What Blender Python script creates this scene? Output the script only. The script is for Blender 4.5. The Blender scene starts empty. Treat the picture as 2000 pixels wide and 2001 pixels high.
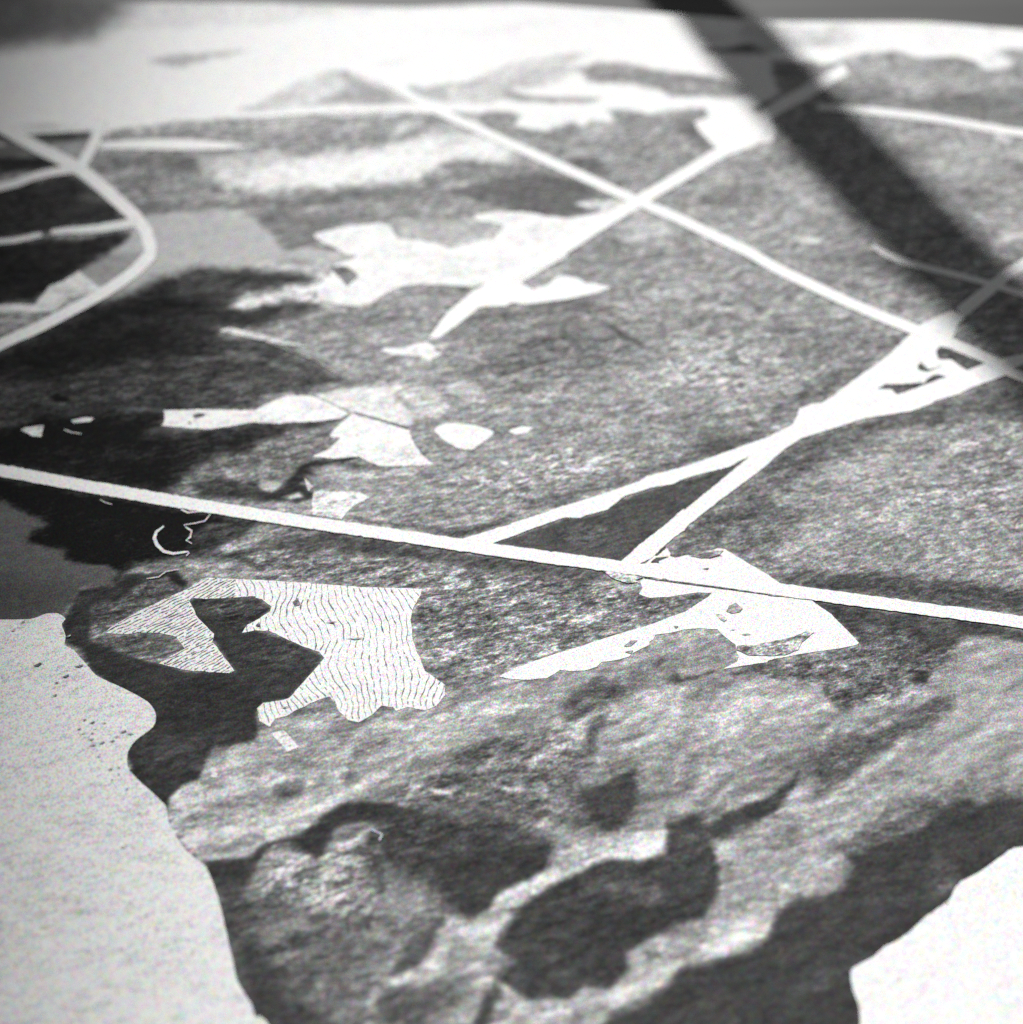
import bpy, math, random
import numpy as np
from mathutils import Vector
from mathutils.geometry import delaunay_2d_cdt

scene = bpy.context.scene
COL = scene.collection

# ------------------------------------------------------------------ camera
CAM_H, PITCH, HALF_FOV = 0.18, math.radians(42), math.radians(17)
cd = bpy.data.cameras.new('camera')
cam = bpy.data.objects.new('camera', cd)
COL.objects.link(cam)
cam.location = (0, 0, CAM_H)
cam.rotation_euler = (math.radians(90) - PITCH, 0, 0)
cd.sensor_fit = 'HORIZONTAL'
cd.sensor_width = 36
cd.lens = 18 / math.tan(HALF_FOV)
cd.clip_start = 0.01
cd.clip_end = 50
cd.dof.use_dof = True
cd.dof.focus_distance = 0.248
cd.dof.aperture_fstop = 13
cd.dof.aperture_blades = 7
scene.camera = cam

# ------------------------------------------------------------------ ambient room light, one lamp
world = bpy.data.worlds.new('World')
scene.world = world
world.use_nodes = True
bg = world.node_tree.nodes['Background']
bg.inputs[0].default_value = (0.98, 0.99, 1.0, 1)
bg.inputs[1].default_value = 0.15

LIGHT_DIR = Vector((-0.395, 0.919, 0)).normalized()      # towards the lamp, along the table
ELEV = math.radians(48)
LAMP_DIST = 4.0
AIM = Vector((0.533, 0.2547, 0))
MID = Vector((0.274, 0.22, 0))
ld = bpy.data.lights.new('lamp', 'SPOT')
lamp = bpy.data.objects.new('lamp', ld)
COL.objects.link(lamp)
lamp.location = MID + LIGHT_DIR * (LAMP_DIST * math.cos(ELEV)) + Vector((0, 0, LAMP_DIST * math.sin(ELEV)))
lamp.rotation_euler = (AIM - lamp.location).to_track_quat('-Z', 'Y').to_euler()
ld.energy = 1040
ld.color = (1, 0.995, 0.985)
ld.shadow_soft_size = 0.026
ld.spot_size = math.radians(18.5)
ld.spot_blend = 0.28

scene.view_settings.view_transform = 'Standard'
scene.view_settings.look = 'None'
scene.view_settings.exposure = 0
scene.view_settings.gamma = 1
scene.view_settings.use_curve_mapping = False
scene.cycles.use_denoising = False
scene.cycles.max_bounces = 4

# ------------------------------------------------------------------ traced outlines, in 1/100 mm on the sheet
TONES=[
([-13005,31603,-10903,31913,-9963,31866,-8742,31819,-8604,31669,-8582,31869,-7823,32072,-6726,32352,-5503,32387,-5498,32336,-4376,32530,-2383,32674,-1005,32641,0,32679,57,32681,286,32536,0,32023,679,31990,936,32148,1280,32260,1533,32164,1712,32426,2108,32335,2205,32597,2129,32856,2447,32867,3015,32730,3455,32854,4154,32938,4301,32620,4867,32534,5959,33755,5817,35139,7242,34979,7965,35395,8741,35515,9155,35276,9598,35216,10085,35378,10567,35187,10726,34778,11154,34942,11411,35279,11067,35678,11802,35771,14139,35660,7099,9829,-7099,9829],0.2499,0.50,72,43,1.00),
([-13711,34428,-11555,35072,-10410,35354,-9253,35633,-8374,35823,-5883,36087,-4384,36370,-2874,36772,0,36746,0,38275,-14604,38218],0.6746,0.15,92,46,1.00),
([-13711,34428,-11555,35072,-10410,35354,-9541,35553,-9084,36514,-8913,37453,-14695,38621],0.1409,0.15,462,46,1.00),  # upper-left corner: soft-edged shade put into the sky's ink tone
([-11433,36795,-11207,36902,-10863,36699,-10786,36442,-11012,36336,-11263,36540],0.1228,0.10,217,46,0.80),
([-8192,34561,-7635,34822,-6462,34986,-5868,35021,-6724,34674,-7284,34413,-8026,34433],0.4373,0.20,76,45,1.00),
([-10526,32139,-9969,32191,-9120,32043,-10072,31991],0.3495,0.20,87,29,0.70),
([-3210,34557,-2773,34730,-2183,34883,-2471,34631,-3057,34483],0.6547,0.10,91,30,1.00),
([-1916,35829,-701,35854,0,35965,457,36113,917,36266,0,35835,-699,35697],0.6547,0.10,123,31,1.00),
([-5970,32735,-5567,32996,-4782,33886,-4051,34296,-3758,34330,-3018,33772,-2256,33070,-4121,32918,-5530,32640],0.5485,0.25,74,45,1.00),
([-3868,34222,-3636,34281,-2958,33747,-2227,33069,-3260,32959,-4269,32967,-3867,33388,-3540,33708],0.3405,0.25,119,45,1.00),
([-2283,33698,-1841,33604,-971,33911,0,34516,596,34763,1859,35094,1336,34550,1328,34234,877,33739,0,33441,-378,32993,-1531,32972,-1976,33296],0.4911,0.30,90,45,1.00),
([-2283,33698,-1841,33604,-1262,33792,-1543,33386,-1976,33322],0.3405,0.20,119,30,0.80),
([-380,33299,0,33390,580,33287,1160,33286,2028,33218,1733,33049,866,33041,0,33059],0.2973,0.30,74,30,1.00),
([1391,34396,1784,34633,2323,34686,2828,34651,3411,34421,4385,34327,5012,34034,5263,33600,4654,33344,4223,33431,3491,33392,3160,33697,2786,33838,2053,33852,1703,33939],0.2652,0.40,105,45,1.00),
([3116,34454,3557,34377,4445,34331,4873,34137,4417,33994,3538,34101,3192,34241],0.1575,0.30,105,30,0.70),
([2157,36618,2654,36676,2643,36452,2210,36404],0.6547,0.10,123,31,0.80),
([4388,35461,4851,35539,5651,35895,5963,35631,5720,35366,5446,35396,4531,35361],0.0995,0.20,121,30,0.90),
([4133,36123,5207,36080,4561,35710,4200,35785],0.5022,0.20,122,31,0.60),
([5222,36863,6305,36766,8182,36859,9079,36642,9969,36404,8657,35938,7401,35696,6162,35515,5702,35483,5298,36032],0.5725,0.30,183,61,1.00),
([7898,37046,10100,37115,12066,36925,14419,36687,14207,35913,11802,35771,10435,35601,8913,35635,7376,35515,8073,36120],0.7577,0.20,214,61,1.00),
([5923,36110,6722,36365,7476,36242,7871,35998,7417,35816,6200,35847],0.4478,0.30,183,46,0.80),
([11254,35828,11848,35971,13050,36026,12924,35521,11772,35639,11469,35538],0.2850,0.30,121,46,1.00),
([7200,33814,8307,33757,9753,33646,11289,33511,12982,33486,12717,32470,10697,32563,9324,32910,8215,33190,7237,33247],0.1409,0.40,207,59,0.70),
([7692,34567,8363,34102,9565,34218,10738,34121,9630,34567,8475,34802],0.3057,0.40,374,60,0.60),
([8881,31279,9269,31120,9914,31550,10196,31023,9919,29982,9341,30082,8736,30493],0.3587,0.30,356,57,0.70),
([5820,30234,5995,29477,6437,29178,6586,28737,6170,28786,5487,29725],0.3587,0.30,348,56,0.60),
([5341,28494,5777,28206,6248,28398,6163,28737,5634,28736],0.2652,0.30,192,41,0.60),
([5570,28016,5811,28063,6051,27921,5980,27780,5676,27827],0.5909,0.20,81,27,1.00),
([10313,32104,10530,32056,10674,31677,10480,31564,10300,31776],0.5909,0.20,87,29,1.00),
([10578,31243,10802,31356,10730,31033],0.6547,0.20,86,29,1.00),
([7184,32084,8848,31867,10197,31557,10754,31140,10129,31234,8509,31545,7278,31760],0.3405,0.30,202,43,0.60),
([8437,34567,10192,34373,11524,34547,12650,34422,11439,34175,9820,33995,8381,34218],0.3316,0.30,209,45,0.60),
([8865,29728,9551,29778,9843,29628,9220,29477],0.1491,0.30,168,42,0.60),
([9406,27827,9738,28158,10102,28254,11730,28687,11608,28220,10058,28063,9655,27780,9439,27499],0.5022,0.20,109,27,1.00),
([10686,35322,11054,35613,11408,35404,11369,35087,11017,34867,10790,35088],0.6547,0.20,91,30,1.00),
([7516,35216,7947,35276,7894,34920,7482,34979],0.4478,0.20,121,30,0.80),
([4200,30169,4368,30221,4490,30070,4295,30019],0.4219,0.20,113,28,1.00),
([-5363,31081,-4526,31036,-3713,31293,-2868,31148,-2190,31552,-1501,31948,-934,31888,0,31323,167,31276,0,30876,0,30777,-915,30835,-1327,30739,-1858,30196,-3069,29950,-4146,29849,-5212,29699,-5218,29748,-5730,29943,-6540,30927,-5998,31027],0.6352,0.35,171,86,1.00),
([-4223,30739,-3127,30845,-2295,30797,-2830,30497,-3646,30393,-4069,30541],0.8162,0.20,199,71,0.80),
([-4244,30341,-3974,30392,-3619,30047,-3883,29948],0.8162,0.20,141,56,0.80),
([-5206,30387,-5074,30437,-4961,30141,-5087,30043],0.7577,0.20,99,42,0.80),
([-3671,32258,-3220,32315,-3040,32164,-3480,31954,-3646,31901],0.5309,0.30,117,44,0.70),
([-2760,31707,-2364,32271,-1857,32414,-2075,32162,-2527,31556],0.5909,0.30,116,44,0.70),
([-7547,32123,-5492,32285,-4077,32355,-4609,31942,-6382,31875],0.3495,0.50,233,58,0.60),
([229,32636,1148,32717,1603,32578,2139,32387,1973,32538,1714,32478,1533,32164,1280,32285,937,32174,651,32014,369,32235],0.8313,0.15,73,44,1.00),
([1414,31957,1849,32276,2265,32029,2554,32140,2249,31668,1788,31354,1551,30946,1330,30943,1683,31555],0.3728,0.40,203,58,0.70),
([0,31623,840,31488,1674,31301,1553,30997,837,31287],0.4219,0.30,115,43,0.50),
([0,32023,706,31940,1364,32211,1582,31910,844,31690,0,31673],0.1633,0.40,145,44,0.60),
([364,31429,1255,31294,1567,31451,1389,31095,834,31137],0.1491,0.40,144,43,0.50),
([1186,30741,1662,30948,1989,30801,1914,30300,1639,30248],0.0995,0.40,114,43,0.80),
([3726,32227,3938,32393,4019,31972,4276,31349,4048,31293,3747,31755],0.1356,0.30,116,29,0.80),
([-1349,30540,-1135,30787,0,30678,165,30680,0,30530,-907,30438],0.1783,0.40,85,43,1.00),
([-1192,29750,-492,30041,0,30211,0,30235,958,30341,1520,29950,1963,29510,1230,29239,1545,29070,1833,28950,1189,28708,530,28827,0,28971,0,28947,-403,29164,-618,29310],0.1204,0.35,70,42,1.00),
([-1852,30048,-1338,30144,-1305,29947,-1653,29801],0.1633,0.40,99,42,1.00),
([-5169,29310,-4124,29604,-2519,29804,-1840,29752,-2500,29460,-3823,29215,-4339,29021,-5131,28972,-5148,29116,-6283,29019,-7362,28778,-6837,29164],0.1575,0.40,97,56,1.00),
([-5110,28779,-4595,28924,-3787,28780,-2740,28973,-2567,28732,-3237,28492,-3839,28158,-3707,27827,-3210,27402,-4332,27592,-4936,28396],0.1692,0.40,82,41,1.00),
([-3975,29751,-3050,29655,-2516,29755,-3060,29802],0.1783,0.40,112,42,0.50),
([-2448,28492,-2252,28780,-1666,28684,-876,28779,-555,28539,-134,28420,-315,28016,-288,27850,-728,27850,-957,27662,-1162,27592,-1400,27780,-1766,27874,-2211,27959,-2354,28206],0.3587,0.30,54,27,1.00),
([2189,29169,2565,29218,2858,28782,3156,28493,2995,28063,2352,28206,1990,28301,2382,28781],0.4478,0.35,110,41,0.80),
([1977,28016,2461,27827,3135,28206,3011,28301,2344,28063],0.6352,0.20,81,41,0.80),
([1285,29312,1876,29363,2410,29316,2472,28975,1909,28877,1705,29095,1333,29118],0.5909,0.25,83,42,1.00),
([-11207,32012,-10919,31988,-10165,31467,-10500,31466,-10840,31614],0.0228,0.30,87,29,1.00),
([-10079,31741,-8976,31868,-8997,31668,-9638,31493,-9988,31566],0.0533,0.30,72,29,1.00),
([-9689,31468,-8904,31619,-8947,31072,-9114,30775],0.2652,0.30,86,29,1.00),
([-10989,31019,-10701,30970,-9787,30971,-9334,30626,-9635,30478,-10300,30379,-10552,30281],0.0299,0.30,114,28,1.00),
([-11066,31365,-10797,31416,-10089,31367,-9742,31021,-10712,31019],0.1228,0.30,115,29,1.00),
([-10795,29550,-10429,29720,-9693,30086,-9027,30307,-8723,29989,-7924,28971,-7655,28635,-8559,28396,-9218,28158,-10048,28016,-10415,27921],0.0299,0.50,138,55,1.00),
([-8777,29551,-8489,29745,-8064,29163,-8154,29067,-8616,29260],0.0889,0.30,195,42,0.80),
([-9904,29793,-9083,29745,-9046,29550,-9843,29502],0.0474,0.30,196,42,0.50),
([-10338,27592,-9983,27733,-9185,27874,-7570,28134,-7428,28063,-7753,27546,-7856,27402,-8259,26832,-8712,26321,-8886,25843,-9520,25693,-9885,25672],0.0201,0.45,118,53,1.00),
([-8716,31022,-7670,31074,-6559,31076,-6481,30482,-6748,30432,-7860,30529,-8421,30283,-8692,30578],0.1575,0.50,85,43,0.80),
([-8421,30283,-7289,30382,-5866,29942,-6303,29164,-7430,28874,-7760,29260],0.1692,0.50,140,56,0.50),
([-6553,31026,-5750,31277,-5374,31180,-4794,30935,-5623,30188],0.4478,0.40,200,57,0.70),
([-7411,28754,-6273,28947,-5485,29020,-5083,28539,-4409,27592,-4343,27453,-3953,27686,-3210,27402,-2998,27310,-3393,27127,-4171,27264,-4907,26990,-4905,26968,-5996,26945,-6688,26498,-7116,26059,-7501,25843,-7687,26190,-8154,26810,-7702,27402,-7711,27453,-7472,28016],0.3871,0.12,53,27,1.00),
([-8154,26810,-7702,27402,-7189,27402,-7273,26990,-7703,26277],0.2280,0.25,79,26,0.70),
([-7434,25886,-6853,26277,-6218,26720,-6022,27127,-6758,26945,-7168,26365],0.2652,0.30,77,26,0.60),
([-4923,27127,-3495,27127,-3372,26855,-3732,26631,-4887,26810],0.4219,0.30,131,39,0.80),
([-10908,23802,-9170,24153,-8472,24796,-7783,25630,-7482,25736,-6852,26268,-6457,26631,-5993,26923,-4887,26810,-4887,26810,-4245,26720,-3750,26542,-4317,26190,-4796,26007,-5058,26103,-5223,25630,-4937,25502,-4743,25545,-4755,25651,-4267,25693,-3780,25758,-3645,25630,-3994,25418,-4452,25126,-4677,24960,-4994,24960,-5355,24940,-5285,24776,-4633,24573,-4637,24613,-4447,24634,-3999,24232,-3486,23800,-2987,23434,-3336,23415,-3960,23839,-4576,24074,-4581,24114,-5586,23996,-6743,23839,-7618,23492,-8167,23320,-8502,23256,-8994,23377,-10867,23652],0.0419,0.60,195,43,1.00),
([-10908,23802,-9161,24114,-8463,24756,-7775,25587,-7313,25758,-6619,26059,-5873,26059,-5556,25545,-5842,24960,-5642,24392,-6756,23917,-7633,23568,-8179,23377,-8507,23282,-9002,23415,-10867,23652],0.0146,0.45,479,60,1.00),
([-3286,25758,-3787,25843,-4153,25792,-4519,25749,-4758,25672,-4753,25630,-4996,25587,-5223,25630,-5170,25800,-4973,26016,-4809,26124,-4789,25951,-4433,26103,-4124,26255,-3765,26431,-3560,26675,-3321,26855],0.5309,0.70,114,51,1.00),
([-6390,26190,-5934,26498,-5323,26631,-5398,26233,-5979,25929],0.0698,0.40,179,51,0.70),
([-6011,25292,-5550,25502,-4729,25418,-4252,25545,-4695,25126,-5489,25043],0.0257,0.40,173,49,0.70),
([-4243,25460,-3526,25672,-2784,25630,-2543,25715,-1792,25460,-2255,24960,-3236,25126,-3950,24960],0.1575,0.55,247,62,0.50),
([-10787,23356,-8989,23358,-8499,23244,-8164,23309,-6739,23820,-4567,23996,-4567,23996,-3828,23684,-3009,23415,-3548,23188,-4223,23000,-4429,22777,-4408,22594,-5980,22557,-6545,22667,-7653,22484,-8742,22267,-10476,22215],0.0446,0.60,80,45,1.00),
([-4540,23761,-3953,23761,-3332,23377,-3548,23188,-4446,22926,-4416,22667,-5427,22851,-5064,23607],0.0809,0.60,229,46,0.70),
([-7993,22926,-7878,23038,-7694,22926,-7626,22814,-7902,22814],0.0070,0.20,45,23,1.00),
([-10401,21940,-8701,22088,-8371,22124,-8028,22430,-7432,22521,-6521,22521,-5980,22557,-5947,22124,-6200,21946,-6221,21806,-5751,21946,-5087,22017,-4361,22178,-4365,22213,-3687,22213,-2905,22339,-3227,22124,-3671,22053,-4314,21770,-4287,21527,-4985,21252,-5463,20616,-5736,20419,-7092,20748,-8480,21116,-10290,21535],0.0344,0.60,152,38,1.00),
([-10401,21940,-8693,22053,-8017,22376,-6736,22448,-6003,22412,-6070,21841,-5698,21596,-5401,21083,-5746,20484,-7098,20781,-8484,21133,-10290,21535],0.0095,0.40,365,43,1.00),
([-7775,21423,-6593,21631,-5782,21423,-6070,21150,-7182,21218],0.0219,0.50,266,43,0.80),
([-7232,25292,-6041,25502,-5511,25209,-6447,24960],0.0368,0.50,308,49,0.70),
([-7720,22594,-7165,22557,-7041,22376,-7677,22376],0.0393,0.40,89,33,0.80),
([-6255,21876,-6110,22088,-5913,22124,-5761,22017,-6014,21911],0.0662,0.30,87,33,0.80),
([-6572,22557,-6317,22667,-6011,22612,-5974,22521,-6299,22557],0.1356,0.30,67,22,0.80),
([-5511,21841,-4857,21982,-4330,21911,-4354,22124,-3668,22017,-3875,21841,-4302,21666,-5017,21492],0.0299,0.50,108,33,0.80),
([-5463,20616,-5077,21116,-4654,21252,-4283,21492,-4306,21701,-3777,21982,-3077,21946,-2862,21770,-3314,21320,-3572,21015,-3941,20781,-4191,20682,-4191,20682,-4726,20948,-5108,20550,-5355,20468],0.1575,0.65,84,42,1.00),
([-5225,20616,-4813,20781,-4183,20616,-4135,20192,-5067,20257],0.0368,0.50,82,41,0.80),
([-4168,20484,-3906,20452,-3725,20583,-3506,21015,-3305,21218,-3019,21218,-2521,21355,-2835,21116,-3199,21015,-3474,20682,-3237,20452,-3244,20289,-3493,20192,-4142,20257,-4146,20289,-4646,20322],0.0368,0.40,52,31,1.00),
([-3310,21032,-2925,21150,-2363,20948,-2289,20814,-2633,20748,-2986,20814,-3172,20948],0.4800,0.40,63,31,1.00),
([-2923,21116,-2666,21218,-2262,21083,-2431,20982,-2696,21015],0.1108,0.40,84,32,0.70),
([-4140,20616,-3977,20715,-3739,20616,-3906,20452,-4082,20484],0.4219,0.30,31,10,1.00),
([-3718,20305,-3453,20452,-3365,20322,-3583,20241],0.3969,0.30,41,10,1.00),
([-10200,21204,-8404,20781,-6632,20370,-5247,20016,-4084,19744,-4073,19650,-4780,19713,-4860,19682,-4923,19218,-5046,18916,-5889,18767,-6053,18298,-6205,18240,-6935,18856,-7018,19067,-7190,19097,-7619,19158,-7635,19526,-7418,19697,-7653,19807,-8269,20189,-9955,20307],0.0095,0.50,138,30,1.00),
([-6532,19588,-6243,19619,-6106,19433,-6398,19310],0.0126,0.30,138,30,0.60),
([-9955,20307,-8269,20189,-7653,19807,-7418,19697,-7635,19526,-7653,19218,-7414,19173,-7018,19067,-6935,18856,-6711,18761,-6253,18731,-6058,18560,-6089,18269,-6565,18211,-6596,17954,-6694,17841,-6815,17645,-6989,17618,-7654,17479,-9156,17374],0.1062,0.12,48,19,1.00),
([-9515,18693,-7893,18531,-7028,18298,-6559,18183,-6596,17954,-6815,17645,-7654,17479,-9156,17374],0.0662,0.12,231,37,0.80),
([-5062,19464,-4772,19650,-4091,19807,-4081,19713,-3230,19650,-2878,19479,-3209,19418,-3614,19279,-4024,19218,-3973,18767,-4872,18856,-5083,18886,-5023,19188],0.0393,0.60,78,39,1.00),
([-4765,18976,-4510,19249,-4066,19588,-4077,19682,-3652,19650,-2878,19479,-3041,19418,-3351,19371,-3614,19279,-3903,19249,-4014,19127,-4475,18976],0.3272,0.60,78,39,0.85),
([-4024,19218,-3515,19341,-3105,19433,-2793,19458,0,18850,1432,18560,1218,18298,0,18560,-1091,18708,-2134,18976,-3169,18976,-4007,19067],0.0771,0.50,96,38,1.00),
([-4007,19067,-3169,18976,-2130,18916,-1090,18678,0,18414,0,18531,1421,18298,1916,18068,2823,18068,2914,17954,1980,17452,0,16568,0,16541,-1027,16672,-1463,17342,-1482,17785,-1378,18183,-3933,18414],0.1877,0.85,129,37,1.00),
([-1420,17729,-865,17898,0,17757,0,17260,-847,17206,-1403,17342],0.1304,0.85,127,36,0.70),
([-1256,16594,-835,16725,-251,16412,-440,16206,-1015,16283],0.0995,0.70,103,26,0.60),
([-6354,17841,-5948,17926,-5795,18211,-5623,18400,-5320,18414,-4981,18183,-5254,17983,-5870,17479,-6068,17260,-6211,17179,-6286,17479],0.0931,0.70,37,18,1.00),
([-6230,17179,-5537,17260,-4973,17179,-4801,16937,-5153,16698,-5660,16831,-6205,17044],0.1304,0.60,53,18,1.00),
([-6634,17841,-6554,18154,-6043,18240,-5905,18502,-5185,18604,-5361,18414,-5623,18400,-5790,18183,-5948,17926,-6351,17827,-6210,17071,-5660,16831,-5141,16620,-4738,16502,-4003,16476,-4416,17125,-4692,17562,-4884,17926,-4793,17997,-4629,17977,-3889,18025,-3887,18011,-3642,17785,-3828,17493,-3999,17260,-3808,17315,-3397,17152,-2749,16791,-2935,16381,-3179,15941,-3530,15865,-3616,15704,-3544,15313,-3573,15241,-3567,15193,-3979,15073,-4150,14979,-4219,14742,-4210,14742,-4265,14488,-4469,14397,-4603,14216,-4614,13993,-5172,14511,-5211,14742,-5334,14932,-5247,15289,-5080,15630,-5626,16079,-6077,16463,-6361,16937,-6621,17071,-6722,17479],0.0393,0.30,35,13,1.00),
([-5297,18531,-5165,18604,-4957,18298,-5030,18240,-5255,18385],0.0238,0.20,38,19,1.00),
([-4847,17954,-3886,17997,-3777,17926,-3662,17785,-3833,17534,-3971,17342,-4285,17479,-4588,17673],0.0771,0.75,73,27,0.80),
([-4233,17071,-3793,17179,-3596,17179,-2881,16857,-3046,16541,-3735,16672,-4005,16804],0.0595,0.50,106,26,0.70),
([-5094,15145,-4740,15241,-4380,15050,-4264,14742,-5029,14742],0.0662,0.40,161,32,0.70),
([-3567,15193,-2850,15434,-1931,15630,0,16029,0,16309,769,16489,1958,17071,3057,17315,3303,17017,3080,16515,3732,16646,3929,16672,4421,16029,5335,15828,6392,16412,6479,16857,7126,17152,7567,17098,9127,17269,7099,9829,-3549,9829,-3270,12578,-4502,13664,-3516,14742],0.2652,0.32,82,33,1.00),
([-4619,13993,-4603,14216,-4469,14397,-4265,14488,-4064,14603,-3532,14882,-2992,14976,-2561,13795,-2858,13578,-3113,13502,-3364,13406,-3364,13406,-3485,13237,-3913,13195,-4086,13195,-4289,13406,-4502,13664],0.4478,0.50,30,11,1.00),
([2014,16054,2835,16234,3790,16325,4320,16234,4315,15700,3257,15100,2280,15100,1849,15527],0.3587,0.30,334,50,0.90),
([6628,16974,7626,17356,8332,17164,7672,14521,7037,14767,5754,14521,5054,14932,5942,15527],0.2973,0.20,166,33,1.00),
([3059,16462,4819,16879,5222,17260,6005,17748,6513,17453,6577,17069,6058,16507,5948,16279,5489,15965,4657,15771,4421,16234,3799,16398],0.1204,0.75,78,35,1.00),
([5753,16325,5990,16507,6075,16489,5948,16279],0.0533,0.40,34,17,1.00),
([460,15354,666,15788,1080,16234,1557,16325,1683,16144,1265,15788,924,15527,523,15184],0.1204,0.50,84,33,1.00),
([390,15016,651,15100,845,15016,775,14849],0.1633,0.50,80,32,1.00),
([705,14603,842,14932,1056,15527,1328,15700,1208,15184,1028,14684,831,14521],0.0889,0.45,64,32,1.00),
([861,15613,1062,15700,977,15100,650,15016],0.5022,0.40,82,33,0.60),
([763,14360,1215,14521,1482,14767,1710,14684,1700,14280,1565,13886,1301,13578,747,13731,376,13886,571,14280],0.1062,0.55,170,39,1.00),
([953,14320,1275,14440,1695,14660,1698,14240,1530,13808,1272,13616,1030,13808],0.0533,0.30,46,15,1.00),
([2231,16279,2379,16462,2474,16370,2927,16507,2640,16325],0.0771,0.40,43,17,1.00),
([1971,16462,2272,16879,2184,16600],0.1062,0.40,52,17,0.80),
([3276,16600,3812,16507,4356,16507,3816,16544],0.1017,0.40,43,17,0.70),
([3851,14643,4147,14932,4781,15269,5268,15440,5858,15788,6347,16072,6258,15788,5794,15440,5211,15100,4853,14891,4464,14440,4049,14200,4156,14521],0.0889,0.50,113,40,1.00),
([4103,14603,4547,15016,4924,14932,4452,14360,4118,14240],0.1204,0.50,63,32,0.70),
([2053,13693,2379,13886,2825,13964,3349,14161,2928,13731,2590,13426,2080,13202],0.1017,0.40,76,23,1.00),
([2596,13639,2884,13925,3347,14145,3760,14424,3925,14619,3827,14344,3515,13964,3107,13654,2780,13487,2658,13502],0.0446,0.30,38,15,1.00),
([-4228,14811,-4169,15044,-3503,15192,-2945,15582,-2011,15461,-1099,15765,-170,16265,741,16392,718,15401,-1056,14525,-1668,14243,-2236,14132,-2483,13912,-2760,13589,-3182,13482,-3497,13220,-4004,13168],0.3272,0.35,79,32,1.00),
([-4004,13804,-3252,14132,-2293,14299,-2443,13967,-2847,13589,-3399,13482,-3883,13220],0.4584,0.35,167,38,1.00),
([-3215,14411,-2839,14440,-2798,14243,-3124,14176],0.1304,0.40,109,31,1.00),
([-2079,15103,-1809,15162,-1871,15056,-2109,14869,-2216,14468,-2218,14811],0.1062,0.50,80,24,1.00),
([-3207,14986,-2758,15044,-2692,14811,-2958,14753],0.1575,0.50,128,32,0.80),
([-886,14840,-392,15103,-119,15192,-345,14986,-748,14742],0.0809,0.50,64,24,1.00),
([-1668,14243,-1060,14639,-164,15103,720,15461,967,14811,804,13804,104,13589,-158,14022,-1041,14077,-1394,14077],0.1304,0.70,125,47,1.00),
([-1320,14423,-1099,14479,-1270,14271,-1440,14121],0.4584,0.40,47,23,1.00),
([-1094,14321,-873,14389,-607,14423,-781,14266],0.5971,0.30,39,23,1.00),
([-544,14684,-343,14811,-141,14997,-253,14753,-431,14627],0.4911,0.40,48,24,1.00),
([-160,14378,107,14411,160,14327,-71,14293],0.6352,0.30,39,16,1.00),
([-814,14684,-524,14823,-611,14627],0.4068,0.40,56,24,1.00),
([199,14811,473,15044,713,15162,561,14869,288,14639],0.3871,0.50,72,24,0.80),
([-1818,13804,-1301,13967,-683,13858,-158,13967,105,13696,536,13482,443,13064,101,12758,-317,12459,-565,12311,-860,12459,-1078,12708,-1427,12961,-1694,13168,-1792,13377],0.0628,0.50,162,37,1.00),
([-1052,13168,-155,13377,492,13403,477,13064,122,12758,-267,12459,-556,12301,-818,12459],0.0446,0.30,51,14,1.00),
([-3999,13131,-3453,13209,-3222,13445,-2966,13482,-2759,13578,-2443,13967,-2234,14104,-1660,14104,-1301,13967,-1643,13793,-1992,13793,-2334,13685,-2437,13456,-2506,13157,-2644,13261,-2918,13429,-3133,13419,-3339,12961,-3499,12533,-3815,12708],0.0419,0.30,45,19,1.00),
([-3348,13038,-3107,13377,-2977,13377,-2592,13157,-2105,13535,-1792,13377,-1755,12758,-1659,12558,-2019,12311,-2651,12409,-3167,12558],0.3057,0.80,102,36,1.00),
([-3293,13116,-3086,13387,-2726,13220,-2626,13064,-2983,13220],0.5022,0.40,66,22,0.80),
([-1894,13615,-1759,13535,-1792,13377,-1905,13456],0.0533,0.30,37,15,0.90),
([-1879,13377,-1603,13064,-1665,12658,-1794,12708],0.0662,0.40,73,22,0.80),
([-3436,12708,-2646,12360,-1606,12360,-989,12558,-893,12165,-1040,11689,-1515,11457,-1646,10960,-1904,10696,-2688,10696,-3221,11229,-3507,11925],0.1253,0.50,204,41,1.00),
([-1365,11689,-1017,12165,-886,12214,-956,11830,-1267,11503,-1514,11448],0.0734,0.35,82,21,1.00),
([-3806,12961,-3502,12558,-3319,12069,-2980,11596,-2621,11229,-2179,10696,-3065,10567,-3409,11457,-3661,12165],0.0474,0.35,190,34,1.00),
([-2790,11320,-2438,11411,-2453,11139,-2732,11139],0.1017,0.40,133,27,0.60),
([-1662,11229,-946,11320,-548,11457,-698,11005,-1160,10696,-1630,10696],0.0931,0.45,131,26,1.00),
([-1710,11356,-1512,11402,-1195,11503,-1001,11736,-929,12021,-820,12223,-563,12214,-317,12409,-151,12658,271,12859,669,13220,425,12980,615,13351,1239,13578,2057,13746,1999,13261,1711,13157,1223,13187,728,12944,360,12633,0,12336,100,12400,-229,11925,-433,11821,-682,12011,-750,11783,-864,11503,-1146,11311,-1505,11284],0.5022,0.30,56,21,1.00),
([551,13202,1110,13426,1854,13502,1227,13276,668,12980],0.3775,0.50,103,30,0.60),
([-1749,11343,-1668,11320,-1669,11005,-1765,10960],0.2652,0.40,53,20,0.70),
([-589,11503,-430,11652,-177,11411,-56,11265,-345,11311,-468,11503],0.4068,0.40,47,20,1.00),
([-964,10696,-619,11049,-305,11366,-322,11094,-455,10696],0.2730,0.50,79,26,1.00),
([-455,10696,-303,11184,-177,11375,-96,11229,-290,10696],0.0533,0.30,46,20,1.00),
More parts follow.
